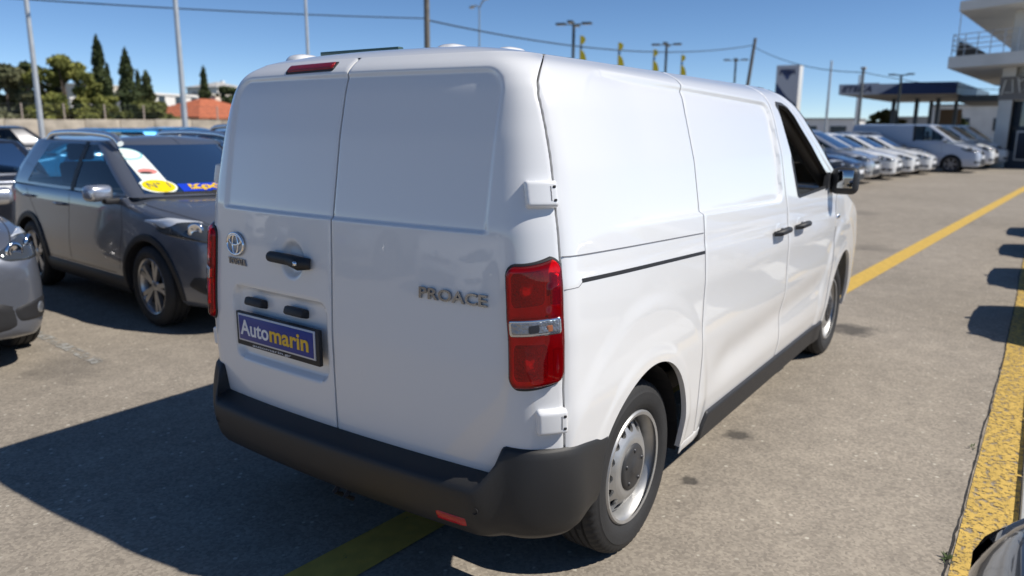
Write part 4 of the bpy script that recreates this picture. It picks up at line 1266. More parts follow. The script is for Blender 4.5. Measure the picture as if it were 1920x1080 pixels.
DARKRIM = mat('dark_two_tone_alloy', (.42, .42, .43), .28, .8)
PL_DLR = PLATEBLUE
SUVC = Car(L=4.16, W=1.74, clear=.20, top=[(-2.08, .98), (-1.9, 1.03), (.90, 1.035), (.98, 1.05), (1.5, .985), (1.8, .93), (2.0, .85), (2.08, .79)], cab=(-1.9, .95), nosez=.58,
           belt=1.035, roof=1.475, crown=.055, xr0=-1.93, xr1=-1.66, xf0=1.19, xf1=.25, w0=.80, w1=.60, apil=.10, xc0=-1.38, xc1=-1.10, xb=-.20, rear_side=True, deck=True,
           seats=(-.15, -1.0), mirmat=mat('satin_silver', (.62, .63, .66), .25, .8), mir=(.74, 1.07), wr=.335, ra=-1.235, fa=1.305, spokes=5, split_spoke=True, rimmat=DARKRIM, rails=(-1.35, .32), railmat=mat('rail_aluminium', (.75, .76, .78), .22, .9),
           hl=[(.44, .80), (.60, .86), (.80, .93), (.86, .88), (.84, .78), (.70, .735), (.50, .745)], bulbs=((.58, .805, .058), (.72, .83, .060)),
           tl=[(.55, .80), (.82, .78), (.84, 1.0), (.60, 1.0)], fog=[(.50, .45), (.78, .50), (.80, .40), (.74, .33), (.52, .34)], clad=True,
           grille=[(-.40, .60), (-.46, .74), (.46, .74), (.40, .60)], gbar=(.64, .70), gw=.38, intake=[(-.62, .28), (-.56, .50), (.56, .50), (.62, .28)], platez=.53, badgez=.79, platemat=PL_DLR,
           seams=[[(-.23, .40), (-.23, 1.0)], [(.80, .42), (.88, .75), (.86, 1.0)], [(-1.02, .52), (-.98, .70), (-1.32, 1.0)], [(-.85, .38), (.72, .38)]], handles=((-.42, .90), (-1.22, .93)), wiper=True)
HATC = Car(ftaper=.33, L=4.05, W=1.74, clear=.16, top=[(-2.02, .92), (-1.86, .96), (.62, .955), (.72, .965), (1.35, .88), (1.72, .79), (1.95, .70), (2.02, .64)], cab=(-1.86, .70), nosez=.48,
           belt=.955, roof=1.395, crown=.05, xr0=-1.90, xr1=-1.50, xf0=.98, xf1=.08, w0=.80, w1=.58, apil=.10, xc0=-1.30, xc1=-1.05, xb=-.25, rear_side=True, deck=True,
           seats=(-.22, -1.0), mir=(.42, .98), wr=.31, ra=-1.22, fa=1.30, spokes=7, split_spoke=False, rimmat=ALLOY, rails=None, railmat=None,
           hl=[(.42, .62), (.60, .70), (.80, .80), (.86, .76), (.84, .64), (.66, .58)], bulbs=((.60, .635, .045), (.73, .67, .04)),
           tl=[(.55, .72), (.82, .70), (.84, .92), (.60, .90)], fog=[(.56, .36), (.78, .40), (.78, .30), (.60, .28)], clad=False,
           grille=[(-.36, .52), (-.40, .60), (.40, .60), (.36, .52)], gbar=(.56,), gw=.34, intake=[(-.50, .24), (-.46, .40), (.46, .40), (.50, .24)], platez=.46, badgez=.63, platemat=PLATEWHITE,
           seams=[[(-.28, .34), (-.28, .92)], [(.72, .36), (.76, .66), (.66, .92)], [(-1.0, .46), (-.96, .62), (-1.28, .92)]], handles=((-.46, .82), (-1.20, .84)), wiper=True)
MPVC = Car(L=4.35, W=1.83, clear=.18, top=[(-2.17, 1.0), (-2.0, 1.05), (.95, 1.05), (1.05, 1.06), (1.55, .98), (1.85, .90), (2.1, .80), (2.17, .72)], cab=(-2.0, 1.03), nosez=.52,
           belt=1.05, roof=1.585, crown=.05, xr0=-2.06, xr1=-1.80, xf0=1.40, xf1=.35, w0=.83, w1=.62, apil=.12, xc0=-1.55, xc1=-1.45, xb=-.25, rear_side=True, deck=True,
           seats=(-.05, -1.0), mir=(.72, 1.08), wr=.33, ra=-1.35, fa=1.38, spokes=5, split_spoke=False, rimmat=ALLOY, rails=None, railmat=None,
           hl=[(.46, .74), (.64, .82), (.84, .90), (.90, .86), (.88, .74), (.70, .69)], bulbs=((.63, .755, .045), (.76, .79, .04)),
           tl=[(.58, .85), (.86, .83), (.88, 1.05), (.64, 1.03)], fog=[(.60, .40), (.82, .44), (.82, .34), (.64, .32)], clad=False,
           grille=[(-.40, .60), (-.44, .70), (.44, .70), (.40, .60)], gbar=(.65,), gw=.38, intake=[(-.55, .26), (-.50, .45), (.50, .45), (.55, .26)], platez=.52, badgez=.74, platemat=PLATEWHITE,
           seams=[[(-.28, .38), (-.28, 1.0)], [(1.0, .40), (1.0, .75), (.95, 1.0)], [(-1.15, .5), (-1.1, .7), (-1.4, 1.0)]], handles=((-.48, .90), (-1.3, .92)), wiper=True)
VANC = Car(L=5.0, W=1.95, clear=.22, top=[(-2.48, 1.15), (-2.3, 1.20), (1.22, 1.20), (1.34, 1.21), (1.85, 1.10), (2.2, 1.0), (2.42, .86), (2.5, .76)], cab=(-2.3, 1.3), nosez=.6,
           belt=1.20, roof=1.84, crown=.045, xr0=-2.44, xr1=-2.38, xf0=1.78, xf1=.82, w0=.90, w1=.80, apil=.14, xc0=-.05, xc1=0.0, xb=.12, rear_side=False, deck=True,
           seats=(.42,), mir=(1.25, 1.28), wr=.335, ra=-1.55, fa=1.55, spokes=6, split_spoke=False, rimmat=mat('grey_steel_rim', (.22, .22, .23), .45, .6), rails=None, railmat=None,
           hl=[(.52, .84), (.68, .94), (.88, 1.04), (.94, .98), (.92, .82), (.74, .78)], bulbs=((.68, .86, .05), (.82, .90, .045)),
           tl=[(.78, .80), (.93, .78), (.95, 1.12), (.80, 1.12)], fog=[(.62, .46), (.86, .50), (.86, .38), (.66, .36)], clad=False,
           grille=[(-.46, .70), (-.50, .84), (.50, .84), (.46, .70)], gbar=(.77,), gw=.42, intake=[(-.66, .30), (-.60, .56), (.60, .56), (.66, .30)], platez=.60, badgez=.92, platemat=PLATEWHITE,
           seams=[[(.06, .38), (.06, 1.15)], [(1.18, .42), (1.18, .8), (1.14, 1.15)], [(-1.05, .40), (-1.05, 1.15)]], handles=((-.1, .98), (.24, .98)), wiper=True)

PGREY = paint('warm_grey_metallic', (.14, .152, .182), .45, .36, True)
PWHITE = paint('car_white', (.74, .74, .73)); PSILV = paint('silver_metallic', (.50, .51, .53), .7, .3, True)
PNAVY = paint('navy_metallic', (.010, .016, .05), .4, .3, True); PBLUE = paint('bright_blue', (.0, .17, .42), .3, .3)
PDARK = paint('near_black_metallic', (.012, .013, .018), .4, .3); PVGREY = paint('pale_grey_paint', (.40, .44, .52), 0., .4)
PCHAR = paint('charcoal_metallic', (.03, .035, .05), .6, .3, True)

suv, suv_bvh = make_car('compact_suv', SUVC, PGREY)
hat, hat_bvh = make_car('hatchback', HATC, PWHITE)
mpv, _ = make_car('people_carrier', MPVC, PSILV)
cvan, _ = make_car('delivery_van', VANC, PVGREY)
used = set()
def put(proto, oldp, x, y, hdg, label, cat, pnt=None, group=None, sc=1.):
    if proto.name in used: o = copy_tree(proto)
    else: o = proto; used.add(proto.name)
    o.location = (x, y, 0); o.rotation_euler = (0, 0, R(hdg)); o.scale = (sc, sc, sc)
    if pnt and pnt.name != oldp: jobs.append((o, oldp, pnt))
    tag(o, label, cat, group); return o
jobs = []
def front_axle(x, y, hdg, c, side=-1):
    """root position so that the front wheel on that side stands at x, y"""
    h = R(hdg); ox, oy = c.fa, side*(c.W/2-.11)
    return x-(math.cos(h)*ox-math.sin(h)*oy), y-(math.sin(h)*ox+math.cos(h)*oy)
GL = 'cars parked on the left of the van'
x, y = front_axle(.86, 3.82, -95, SUVC); s1 = put(suv, 'warm_grey_metallic', x, y, -95, 'grey metallic compact SUV with price stickers and blue banner behind its windscreen', 'car', group=GL)
s2 = put(suv, 'warm_grey_metallic', x-2.57, y+.44, -92.5, 'grey metallic SUV cut off by the left picture edge, showing its headlight and fog lamp', 'car', group=GL)
s3 = put(suv, 'warm_grey_metallic', x+2.75, y+1.2, -95, 'dark blue SUV with silver roof rails parked behind the stickered grey SUV', 'car', PNAVY, GL, 1.045)
GB = 'cars in the back rows on the left'
put(hat, 'car_white', 2.0, 9.6+1.7, 84, 'charcoal hatchback whose dark rear window shows behind the grey SUV tail', 'car', PCHAR, GB, 1.0)
put(hat, 'car_white', 6.2, 15.9, 172, 'bright blue hatchback with visible side windows in the back row on the left', 'car', PBLUE, GB, 1.08)
put(hat, 'car_white', 9.6, 16.9, -95, 'bright blue hatchback half hidden behind the grey SUV roof', 'car', PBLUE, GB, 1.1)
put(suv, 'warm_grey_metallic', 9.6, 13.2, -95, 'silver SUV with bright roof rails behind the grey SUV roof', 'car', PSILV, GB, 1.03)
put(hat, 'car_white', 12.6, 13.4, -95, 'black hatchback with a glinting roof just left of the van', 'car', PDARK, GB, 1.08)
put(hat, 'car_white', 15.2, 15.4, -95, 'white hatchback roof seen just left of the van above the dark SUV', 'car', None, GB, 1.05)
put(hat, 'car_white', 5.5, 21.0, 172, 'black hatchback farthest to the left below the pine trees', 'car', PDARK, GB, 1.1)
GR = 'cars parked nose out along the far side of the aisle'
def nose(xn, yn, c, hdg=-93): return xn-math.cos(R(hdg))*c.L/2+.9, yn-math.sin(R(hdg))*c.L/2
x, y = nose(20.0, 2.25, HATC); put(hat, 'car_white', x, y, -93, 'dark blue hatchback nearest the van door mirror in the far row', 'car', PNAVY, GR, 1.04)
x, y = nose(22.6, 2.2, MPVC); put(mpv, 'silver_metallic', x, y, -93, 'silver people carrier with a long sloping windscreen beyond the van mirror', 'car', None, GR)
x, y = nose(25.2, 2.05, HATC); put(hat, 'car_white', x, y, -93, 'white hatchback right beside the silver people carrier in the far row', 'car', None, GR, 1.06)
x, y = nose(27.6, 1.75, HATC); put(hat, 'car_white', x, y, -94, 'white hatchback in the middle of the three in the far row', 'car', None, GR, 1.03)
x, y = nose(29.6, 1.35, HATC); put(hat, 'car_white', x, y, -94, 'white hatchback closest to the pale grey delivery van', 'car', None, GR, 1.0)
x, y = nose(31.4, .65, SUVC); put(suv, 'warm_grey_metallic', x, y+1.1, -94, 'black SUV squeezed between the white hatchbacks and the pale grey van', 'car', PDARK, GR, 1.0)
x, y = nose(32.6, -.05, VANC, -95); put(cvan, 'pale_grey_paint', x-.3, y, -95, 'pale grey delivery van standing side on in front of the fuel station', 'van', None, GR)
x, y = nose(35.8, -.35, VANC, -95); put(cvan, 'pale_grey_paint', x, y, -95, 'white delivery van directly behind the pale grey van', 'van', PWHITE, GR)
x, y = nose(38.6, -.75, VANC, -95); put(cvan, 'pale_grey_paint', x, y, -95, 'white delivery van nearest the concrete building', 'van', PWHITE, GR)
put(suv, 'warm_grey_metallic', 46.5, 3.6, -60, 'dark SUV in the shade under the concrete balcony', 'car', PDARK, None, 1.1)
GK = 'cars parked nose in along the right kerb'
near = put(hat, 'car_white', -.90, -2.03-2.02, 90, 'black car nosing over the kerb in the lower right corner', 'car', PDARK, GK, 1.0)
drop([o for o in near.children_recursive if o.name.startswith('lamp_reflector')])
for xx, p_, lb in ((5.38, PSILV, 'silver hatchback casting the nearest rounded shadow from beyond the right kerb'), (7.86, PWHITE, 'white hatchback casting the second rounded shadow from beyond the right kerb'),
                   (10.3, PNAVY, 'navy hatchback casting the third rounded shadow from beyond the right kerb'), (12.7, PGREY, 'grey hatchback casting the farthest rounded shadow from beyond the right kerb')):
    put(hat, 'car_white', xx, -2.20-2.02, 90, lb, 'car', p_, GK)
GM = 'cars behind the viewer mirrored in the van'
for yy, pr, old, p_, lb in ((3.2, hat, 'car_white', PWHITE, 'white hatchback behind the viewer, mirrored low in the right rear door'), (5.8, suv, 'warm_grey_metallic', PSILV, 'silver SUV behind the viewer, mirrored near the centre door gap'),
                            (8.4, hat, 'car_white', PNAVY, 'navy hatchback behind the viewer, mirrored in the left rear door'), (11.0, hat, 'car_white', PWHITE, 'white hatchback behind the viewer, mirrored at the left door edge')):
    put(pr, old, -8.6, yy, 4, lb, 'car', p_, GM)
for j in jobs: repaint(*j)
bpy.context.view_layer.update()

# stickers and banner behind the windscreen of the grey SUV
ws = [o for o in s1.children if o.name.startswith('windscreen')][0]
wv = np.array([v.co[:] for v in ws.data.vertices]); nrw = 16
wbv = BVHTree.FromPolygons([Vector(v) for v in wv], [tuple(p.vertices) for p in ws.data.polygons])
def on_ws(y, t):
    """point on the windscreen: y across, t 0 bottom .. 1 top"""
    z = wv[:, 2].min()+(wv[:, 2].max()-wv[:, 2].min())*min(max(t, .01), .99)
    for k in range(40):
        h = wbv.ray_cast(Vector((3, y*(1-.02*k), z)), Vector((-1, 0, 0)))
        if h[0]: return h[0], h[1]
    raise ValueError('off the windscreen')
def ws_shape(name, pts, m, off, parent=s1):
    c = np.mean(np.array(pts), 0); k = len(pts); V = []; rings = 4
    def q(y, t):
        p, n = on_ws(y, t); n = n if n.x > 0 else -n; return p+n*off
    V.append(q(*c)); F = [(0, 1+i, 1+(i+1) % k) for i in range(k)]
    for r in range(1, rings+1):
        for p in pts: V.append(q(*(c+(np.array(p)-c)*r/rings)))
    for r in range(rings-1):
        b = 1+r*k; F += [(b+i, b+k+i, b+k+(i+1) % k, b+(i+1) % k) for i in range(k)]
    return mk(name, V, F, m, parent, False)
def oval(cy, ct, ry, rt_, n=28): return [(cy+ry*math.cos(2*math.pi*i/n), ct+rt_*math.sin(2*math.pi*i/n)) for i in range(n)]
PAPER = mat('sticker_paper', (.78, .84, .80), .5); CYAN = mat('sticker_cyan', (.25, .66, .72), .5); YSTK = mat('sticker_yellow', (.85, .66, .0), .5)
def dense(poly, n=6):
    out = []
    for i in range(len(poly)):
        a, b = np.array(poly[i]), np.array(poly[(i+1) % len(poly)])
        out += [tuple(a+(b-a)*k/n) for k in range(n)]
    return out
sheetp = ws_shape('price_sheet', dense([(-.58, .72), (-.41, .78), (-.44, .18), (-.62, .12)]), PAPER, .003)
ws_shape('sheet_print', oval(-.51, .43, .07, .055), mat('print_pink', (.7, .25, .22), .6), .0045)
ws_shape('sheet_print', oval(-.53, .40, .045, .022), mat('print_dark', (.03, .03, .03), .6), .0055)
ws_shape('round_sticker', oval(-.53, .80, .115, .125), CYAN, .0045); ws_shape('round_sticker', oval(-.53, .80, .102, .110), PAPER, .006)
ws_shape('oval_sticker', oval(-.535, .135, .135, .14), PAPER, .0045); ws_shape('oval_sticker', oval(-.532, .135, .117, .12), YSTK, .006)
BANB = mat('banner_blue', (.01, .05, .55), .4)
ban = ws_shape('price_banner', dense([(-.385, .02), (-.385, .17), (.40, .17), (.40, .02)], 8), BANB, .003)
def ws_text(body, y0, y1, t0, t1, m, bold=.03):
    V, F = text_mesh(body, 1., bold, 0.)
    u = (V[:, 0]-V[:, 0].min())/np.ptp(V[:, 0]); v = (V[:, 1]-V[:, 1].min())/np.ptp(V[:, 1])
    W = []
    for a, b in zip(u, v):
        p, n = on_ws(y0+(y1-y0)*a, t0+(t1-t0)*b); n = n if n.x > 0 else -n; W.append(p+n*.008)
    return mk('sticker_lettering', W, F, m, s1, False)
ws_text('Κράτηση', -.31, .30, .03, .150, TXTYELLOW, .05)
ws_text('N° 1', -.61, -.45, .10, .20, mat('print_grey', (.12, .12, .14), .6), .0)

# ================================================================== BACKGROUND
GALV = mat('galvanised_steel', (.52, .54, .55), .45, .4, var=(3, .12))
CONC = mat('aged_concrete', (.44, .43, .41), .85, bump=(8, .2), var=(1.2, .15))
DARKPOLE = mat('dark_post', (.06, .075, .075), .6)
WOODPOLE = mat('grey_timber', (.16, .145, .125), .85, var=(5, .2))
def post(name, x, y, h, r0, r1, m, label, cat, group=None, lean=(0, 0), arms=None, n=10):
    r = empty(name, (x, y, 0)); tag(r, label, cat, group)
    tube('mast', [(0, 0, 0), (lean[0]*.5, lean[1]*.5, h*.5), (lean[0], lean[1], h)], [r0, (r0+r1)/2, r1], m, r, n)
    tube('base_collar', [(0, 0, 0), (0, 0, .25)], r0*1.6, m, r, n)
    return r
def lamp_head(root, p, d, m=DARKPOLE, s=(.62, .26, .12)):
    a = math.atan2(d[1], d[0])
    o = box('lamp_head', p, s, m, root, Matrix.Rotation(a, 3, 'Z'), .03)
    box('lamp_glass', (p[0], p[1], p[2]-s[2]/2-.004), (s[0]*.75, s[1]*.75, .012), LAMPCLEAR, o, Matrix.Rotation(a, 3, 'Z'))
def street_lamp(x, y, h, label, group, ang=0., r0=.085, m=GALV):
    r = post('street_lamp', x, y, h, r0, r0*.55, m, label, 'street lamp', group)
    for s in (1, -1):
        d = (math.cos(ang)*s, math.sin(ang)*s)
        tube('arm', [(0, 0, h-.05), (d[0]*.8, d[1]*.8, h+.18), (d[0]*1.5, d[1]*1.5, h+.22)], .04, m, r, 8)
        lamp_head(r, (d[0]*1.75, d[1]*1.75, h+.22), d, m)
    return r
GP = 'tall galvanised lamp posts on the left'
street_lamp(8.42, 22.63, 9.2, 'pale lamp post rising in front of the pine trees at far left', GP, .6)
street_lamp(10.85, 19.07, 9.4, 'pale lamp post standing right of the cypress trees', GP, .6, .09)
street_lamp(17.04, 20.7, 9.6, 'thin pale lamp post above the left half of the van roof', GP, .6, .075)
# warning stripes on the second post foot
st = mat('stripe_ochre', (.55, .30, .10), .6)
bpy.context.view_layer.update()
def flood(x, y, h, label, group, n=4, r0=.14, ang=.3, k_=1.):
    r = post('floodlight_mast', x, y, h, r0, r0*.8, DARKPOLE, label, 'floodlight', group)
    for k in range(n):
        a = ang+2*math.pi*k/n; d = (math.cos(a), math.sin(a))
        d = (d[0]*k_, d[1]*k_); tube('arm', [(0, 0, h-.05), (d[0]*.7, d[1]*.7, h)], .04, DARKPOLE, r, 6)
        lamp_head(r, (d[0]*1.0, d[1]*1.0, h+.02), d, DARKPOLE, (.75*k_, .42*k_, .16*k_))
    return r
GF = 'multi-headed floodlight masts behind the van'
flood(49.24, 28.28, 9.3, 'floodlight mast beside the leftmost yellow flag', GF)
flood(66.13, 28.14, 9.3, 'floodlight mast between the two right yellow flags', GF)
flood(87.34, 28.76, 9.5, 'distant floodlight mast just left of the leaning utility pole', GF)
flood(46.94, 5.24, 4.75, 'small twin-headed light in front of the fuel station canopy', None, 2, .08, 1.5, .5)
street_lamp(35.0, 26.4, 8.6, 'slender twin-arm street lamp above the middle of the van roof', 'slim street lamps', .9, .07, mat('lamp_grey', (.30, .34, .36), .5, .3))
# utility poles and cables
p801 = post('utility_pole', 21.65, 18.91, 7.4, .14, .11, WOODPOLE, 'dark utility pole carrying cables above the van roof middle', 'utility pole')
tube('crossarm', [(-.45, .55, 7.08), (.45, -.55, 7.08)], .05, DARKPOLE, p801, 6)
plean = post('utility_pole', 54.4, 16.95, 8.1, .16, .11, WOODPOLE, 'leaning timber utility pole left of the blue and white totem sign', 'utility pole', None, (.2, -.75))
p1620 = post('utility_pole', 41.75, 6.30, 4.75, .08, .075, mat('grey_pole', (.20, .21, .21), .8), 'grey concrete pole crossing the lettered end of the station canopy', 'utility pole')
box('pole_cap', (0, 0, 4.8), (.24, .24, .14), CONC, p1620, None, .02)
def cable(a, b, sag, r, label, n=40):
    a, b = Vector(a), Vector(b)
    pts = [a.lerp(b, t)-Vector((0, 0, 4*sag*t*(1-t))) for t in np.linspace(0, 1, n)]
    o = tube('overhead_cable', pts, r, mat('cable_black', (.02, .03, .035), .6), None, 6); tag(o, label, 'cable', 'overhead cables'); return o
cable((21.65, 18.9, 5.88), (-4.0, 30.0, 5.5), .3, .022, 'overhead cable from the dark pole out of the picture at upper left')
cable((21.65, 18.9, 5.82), (54.55, 16.45, 7.6), .80, .03, 'long sagging overhead cable crossing the sky above the van')
cable((54.55, 16.45, 7.6), (41.75, 6.3, 4.6), .45, .022, 'short overhead cable from the leaning pole down to the concrete pole')
cable((41.75, 6.3, 4.6), (50.5, -2.0, 3.9), .3, .018, 'overhead cable dropping from the concrete pole towards the canopy')
for i, (u, v, lb) in enumerate(((70.5, 14.4, 'thin distant mast right of the totem sign'), (78.0, 13.4, 'second thin distant mast right of the totem sign'), (92, 15.9, 'farthest faint mast beyond the parked cars'))):
    post('distant_mast', u, v, 7.6-i*.8, .13, .09, GALV, lb, 'mast', 'thin masts beyond the station')
# yellow flags
YFL = mat('flag_yellow', (.90, .70, .02), .6); BFL = mat('flag_blue', (.10, .20, .34), .6)
for (x, y, z, lb) in ((36.5, 20.37, 6.75, 'leftmost yellow feather flag above the van roof'), (41.97, 20.75, 6.9, 'second yellow feather flag from the left above the van roof'),
                      (48.4, 21.3, 7.05, 'third yellow feather flag from the left above the van roof'), (54.7, 21.85, 7.2, 'rightmost yellow feather flag above the van roof')):
    r = post('feather_flag', x, y, z, .04, .02, GALV, lb, 'flag', 'yellow feather flags')
    def lobe(nm, z0, z1, wd, m):
        V = []; F = []; n = 12
        for k in range(n+1):
            t = k/n; w_ = wd*math.sin(math.pi*t)**.5
            for q in range(5):
                yy = -w_*q/4; V.append((.25*yy+.015*math.sin(6*t+q), -yy*-.95, z0+(z1-z0)*t)); 
        V2 = [(a+.02, b+.01, c_) for a, b, c_ in V]
        F = grid_faces(n+1, 5)+grid_faces(n+1, 5, True, len(V)); mk(nm, V+V2, F, m, r, True)
    lobe('flag_disc', z-.52, z+.02, .42, YFL); lobe('flag_neck', z-.78, z-.50, .20, BFL); lobe('flag_cloth', z-2.3, z-.72, .52, YFL)

# ---- trees
def leaf_mat(name, dark, light, sc=.9):
    m = bpy.data.materials.new(name); m.use_nodes = True; n = m.node_tree.nodes; l = m.node_tree.links; b = n['Principled BSDF']
    tc = n.new('ShaderNodeTexCoord'); t = n.new('ShaderNodeTexNoise'); t.inputs['Scale'].default_value = sc; t.inputs['Detail'].default_value = 5
    l.new(tc.outputs['Object'], t.inputs['Vector']); r = n.new('ShaderNodeValToRGB'); e = r.color_ramp.elements
    e[0].position = .35; e[0].color = (*dark, 1); e[1].position = .68; e[1].color = (*light, 1)
    l.new(t.outputs['Fac'], r.inputs[0]); l.new(r.outputs[0], b.inputs['Base Color']); b.inputs['Roughness'].default_value = .75
    b.inputs['Specular IOR Level'].default_value = .2
    return m
CYP = leaf_mat('cypress_foliage', (.042, .06, .026), (.095, .12, .048)); PINE = leaf_mat('pine_foliage', (.11, .13, .035), (.26, .26, .07)); OLIVE = leaf_mat('olive_foliage', (.11, .12, .06), (.21, .21, .12)); BUSHM = leaf_mat('bush_foliage', (.10, .12, .035), (.19, .19, .065)); BARK = mat('bark', (.09, .07, .055), .9, bump=(12, .5))
def leaves(P, size, g):
    n = len(P); a = g.normal(size=(n, 3)); a /= np.linalg.norm(a, axis=1, keepdims=True); b = np.cross(a, g.normal(size=(n, 3))); b /= np.linalg.norm(b, axis=1, keepdims=True)
    s = size*g.uniform(.6, 1.3, (n, 1)); V = np.stack([P-a*s, P+b*s*.45, P+a*s, P-b*s*.45], 1).reshape(-1, 3)
    F = [(4*i, 4*i+1, 4*i+2, 4*i+3) for i in range(n)]; return V, F
def tree(kind, x, y, h, w, label, seed, m, n=4200, group=None, base=0.):
    g = np.random.default_rng(seed); r = empty(kind, (x, y, base)); tag(r, label, 'tree', group)
    if kind == 'cypress_tree':
        t = g.beta(1.1, 1.5, n); zz = .03+.97*t; env = (np.clip(zz/.16, 0, 1)**.6)*(1-zz)**.62*1.12
        lump = 1+.22*np.sin(zz*23+seed)+.12*np.sin(zz*51)
        an = g.uniform(0, 2*np.pi, n); rad = np.sqrt(g.uniform(.25, 1, n))*env*lump*(1+.16*np.sin(3*an+9*zz))*w/2
        P = np.stack([rad*np.cos(an), rad*np.sin(an), zz*h+g.normal(0, .08, n)], 1); size = .17
        tube('trunk', [(0, 0, 0), (.05, 0, h*.4), (0, .03, h*.85)], [w*.09, w*.06, .02], BARK, r, 8)
    else:
        K = 40; C = []
        for k in range(K):
            z = g.uniform(.28, .95); e = math.sin(min(1, (z-.15)/.85*1.05)*math.pi)**.55*.9; a = g.uniform(0, 6.28); q = math.sqrt(g.uniform(0, 1))*e*w/2
            C.append((q*math.cos(a), q*math.sin(a), z*h, g.uniform(.075, .145)*w))
        C.append((0, 0, h*.9, w*.13)); C = np.array(C); idx = g.integers(0, len(C), n); d = g.normal(size=(n, 3)); d /= np.linalg.norm(d, axis=1, keepdims=True)
        P = C[idx, :3]+d*(C[idx, 3:4]*g.uniform(.5, 1, (n, 1))**.5)*[1, 1, .55]; P[:, 2] = np.maximum(P[:, 2], .1); size = .20
        tube('trunk', [(0, 0, 0), (.1, .05, h*.3), (0, -.1, h*.75)], [w*.045, w*.035, .04], BARK, r, 8)
        for k in range(6):
            c = C[k]; tube('limb', [(0, 0, h*.25), (c[0]*.5, c[1]*.5, c[2]*.75), tuple(c[:3])], [.09, .06, .02], BARK, r, 6)
    V, F = leaves(P, size, g); mk('crown', V, F, m, r, False)
    return r
GC = 'cypress trees beyond the stone wall'; GT = 'leafy trees beyond the stone wall'
tree('cypress_tree', 32.1, 64.5, 9.0, 2.0, 'tallest dark cypress left of centre in the tree row', 1, CYP, 6000, GC)
tree('cypress_tree', 33.9, 63.5, 8.0, 2.1, 'second tall dark cypress right of the tallest one', 2, CYP, 6000, GC)
tree('cypress_tree', 37.3, 73.0, 7.5, 1.3, 'slim faint cypress between the two tall ones', 3, CYP, 3000, GC)
tree('cypress_tree', 39.6, 71.8, 6.9, 1.4, 'short slim cypress right of the two tall ones', 4, CYP, 3000, GC)
tree('cypress_tree', 37.7, 67.1, 6.5, 2.2, 'broad short cypress behind the pale green bush', 5, CYP, 4500, GC)
tree('cypress_tree', 47.5, 72.8, 7.8, 1.7, 'lone cypress right of the pale lamp post above the orange roof', 6, CYP, 4500, GC)
tree('pine_tree', 27.5, 61.2, 6.9, 6.4, 'yellow-green pine beside the tallest cypress', 11, PINE, 9000, GT)
tree('pine_tree', 24.0, 62.7, 6.3, 5.0, 'dull olive-green tree at the left picture edge', 12, OLIVE, 7000, GT)
tree('pine_tree', 26.3, 64.5, 6.6, 4.4, 'dark green tree behind the far-left lamp post', 13, CYP, 5000, GT)
tree('pine_tree', 30.2, 62.0, 5.0, 4.0, 'low pine filling in below the tallest cypress', 14, PINE, 5000, GT)
tree('bushy_tree', 28.5, 51.4, 3.3, 4.4, 'pale green round bush in front of the stone wall', 15, BUSHM, 6000, GT)
tree('bushy_tree', 54.0, 78.0, 6.2, 5.0, 'dark round tree above the orange roof beside the van edge', 16, CYP, 4500, GT)
tree('bushy_tree', 67.0, 8.9, 3.4, 3.2, 'olive bush under the left end of the fuel station canopy', 17, leaf_mat('dry_olive', (.06, .06, .015), (.12, .10, .03)), 4000)
tree('bushy_tree', 72.0, 4.6, 3.2, 2.4, 'dark bush behind the fuel pumps', 18, CYP, 2500)
# ---- stone wall, fence
WALLM = mat('pale_stone_wall', (.46, .40, .32), .9, bump=(3, .5), var=(1.6, .28))
wa, wb = Vector((14.5, 56.5, 0)), Vector((46.0, 39.5, 0)); wd_ = (wb-wa); wlen = wd_.length; wang = math.atan2(wd_.y, wd_.x)
wall = empty('boundary_wall', wa, wang); tag(wall, 'pale stone boundary wall running below the trees on the left', 'wall')
g = np.random.default_rng(3); xx = 0.; k = 0
while xx < wlen:
    L_ = g.uniform(1.8, 2.6); box('wall_block', (xx+L_/2, 0, 1.0+g.uniform(-.05, .05)), (L_-.03, .35, 2.0), WALLM, wall, None, .03); xx += L_; k += 1
fence = empty('wire_fence', (wa.x, wa.y, 2.0), wang); tag(fence, 'wire mesh fence on slim posts along the top of the stone wall', 'fence')
for i in range(int(wlen/2.4)+1): tube('fence_post', [(i*2.4, .1, 0), (i*2.4, .1, 1.0)], .045, mat('post_pink_concrete', (.42, .35, .30), .9), fence, 6)
for z in (.25, .5, .75, .95): tube('fence_wire', [(0, .1, z), (wlen, .1, z)], .012, DARKPOLE, fence, 4)
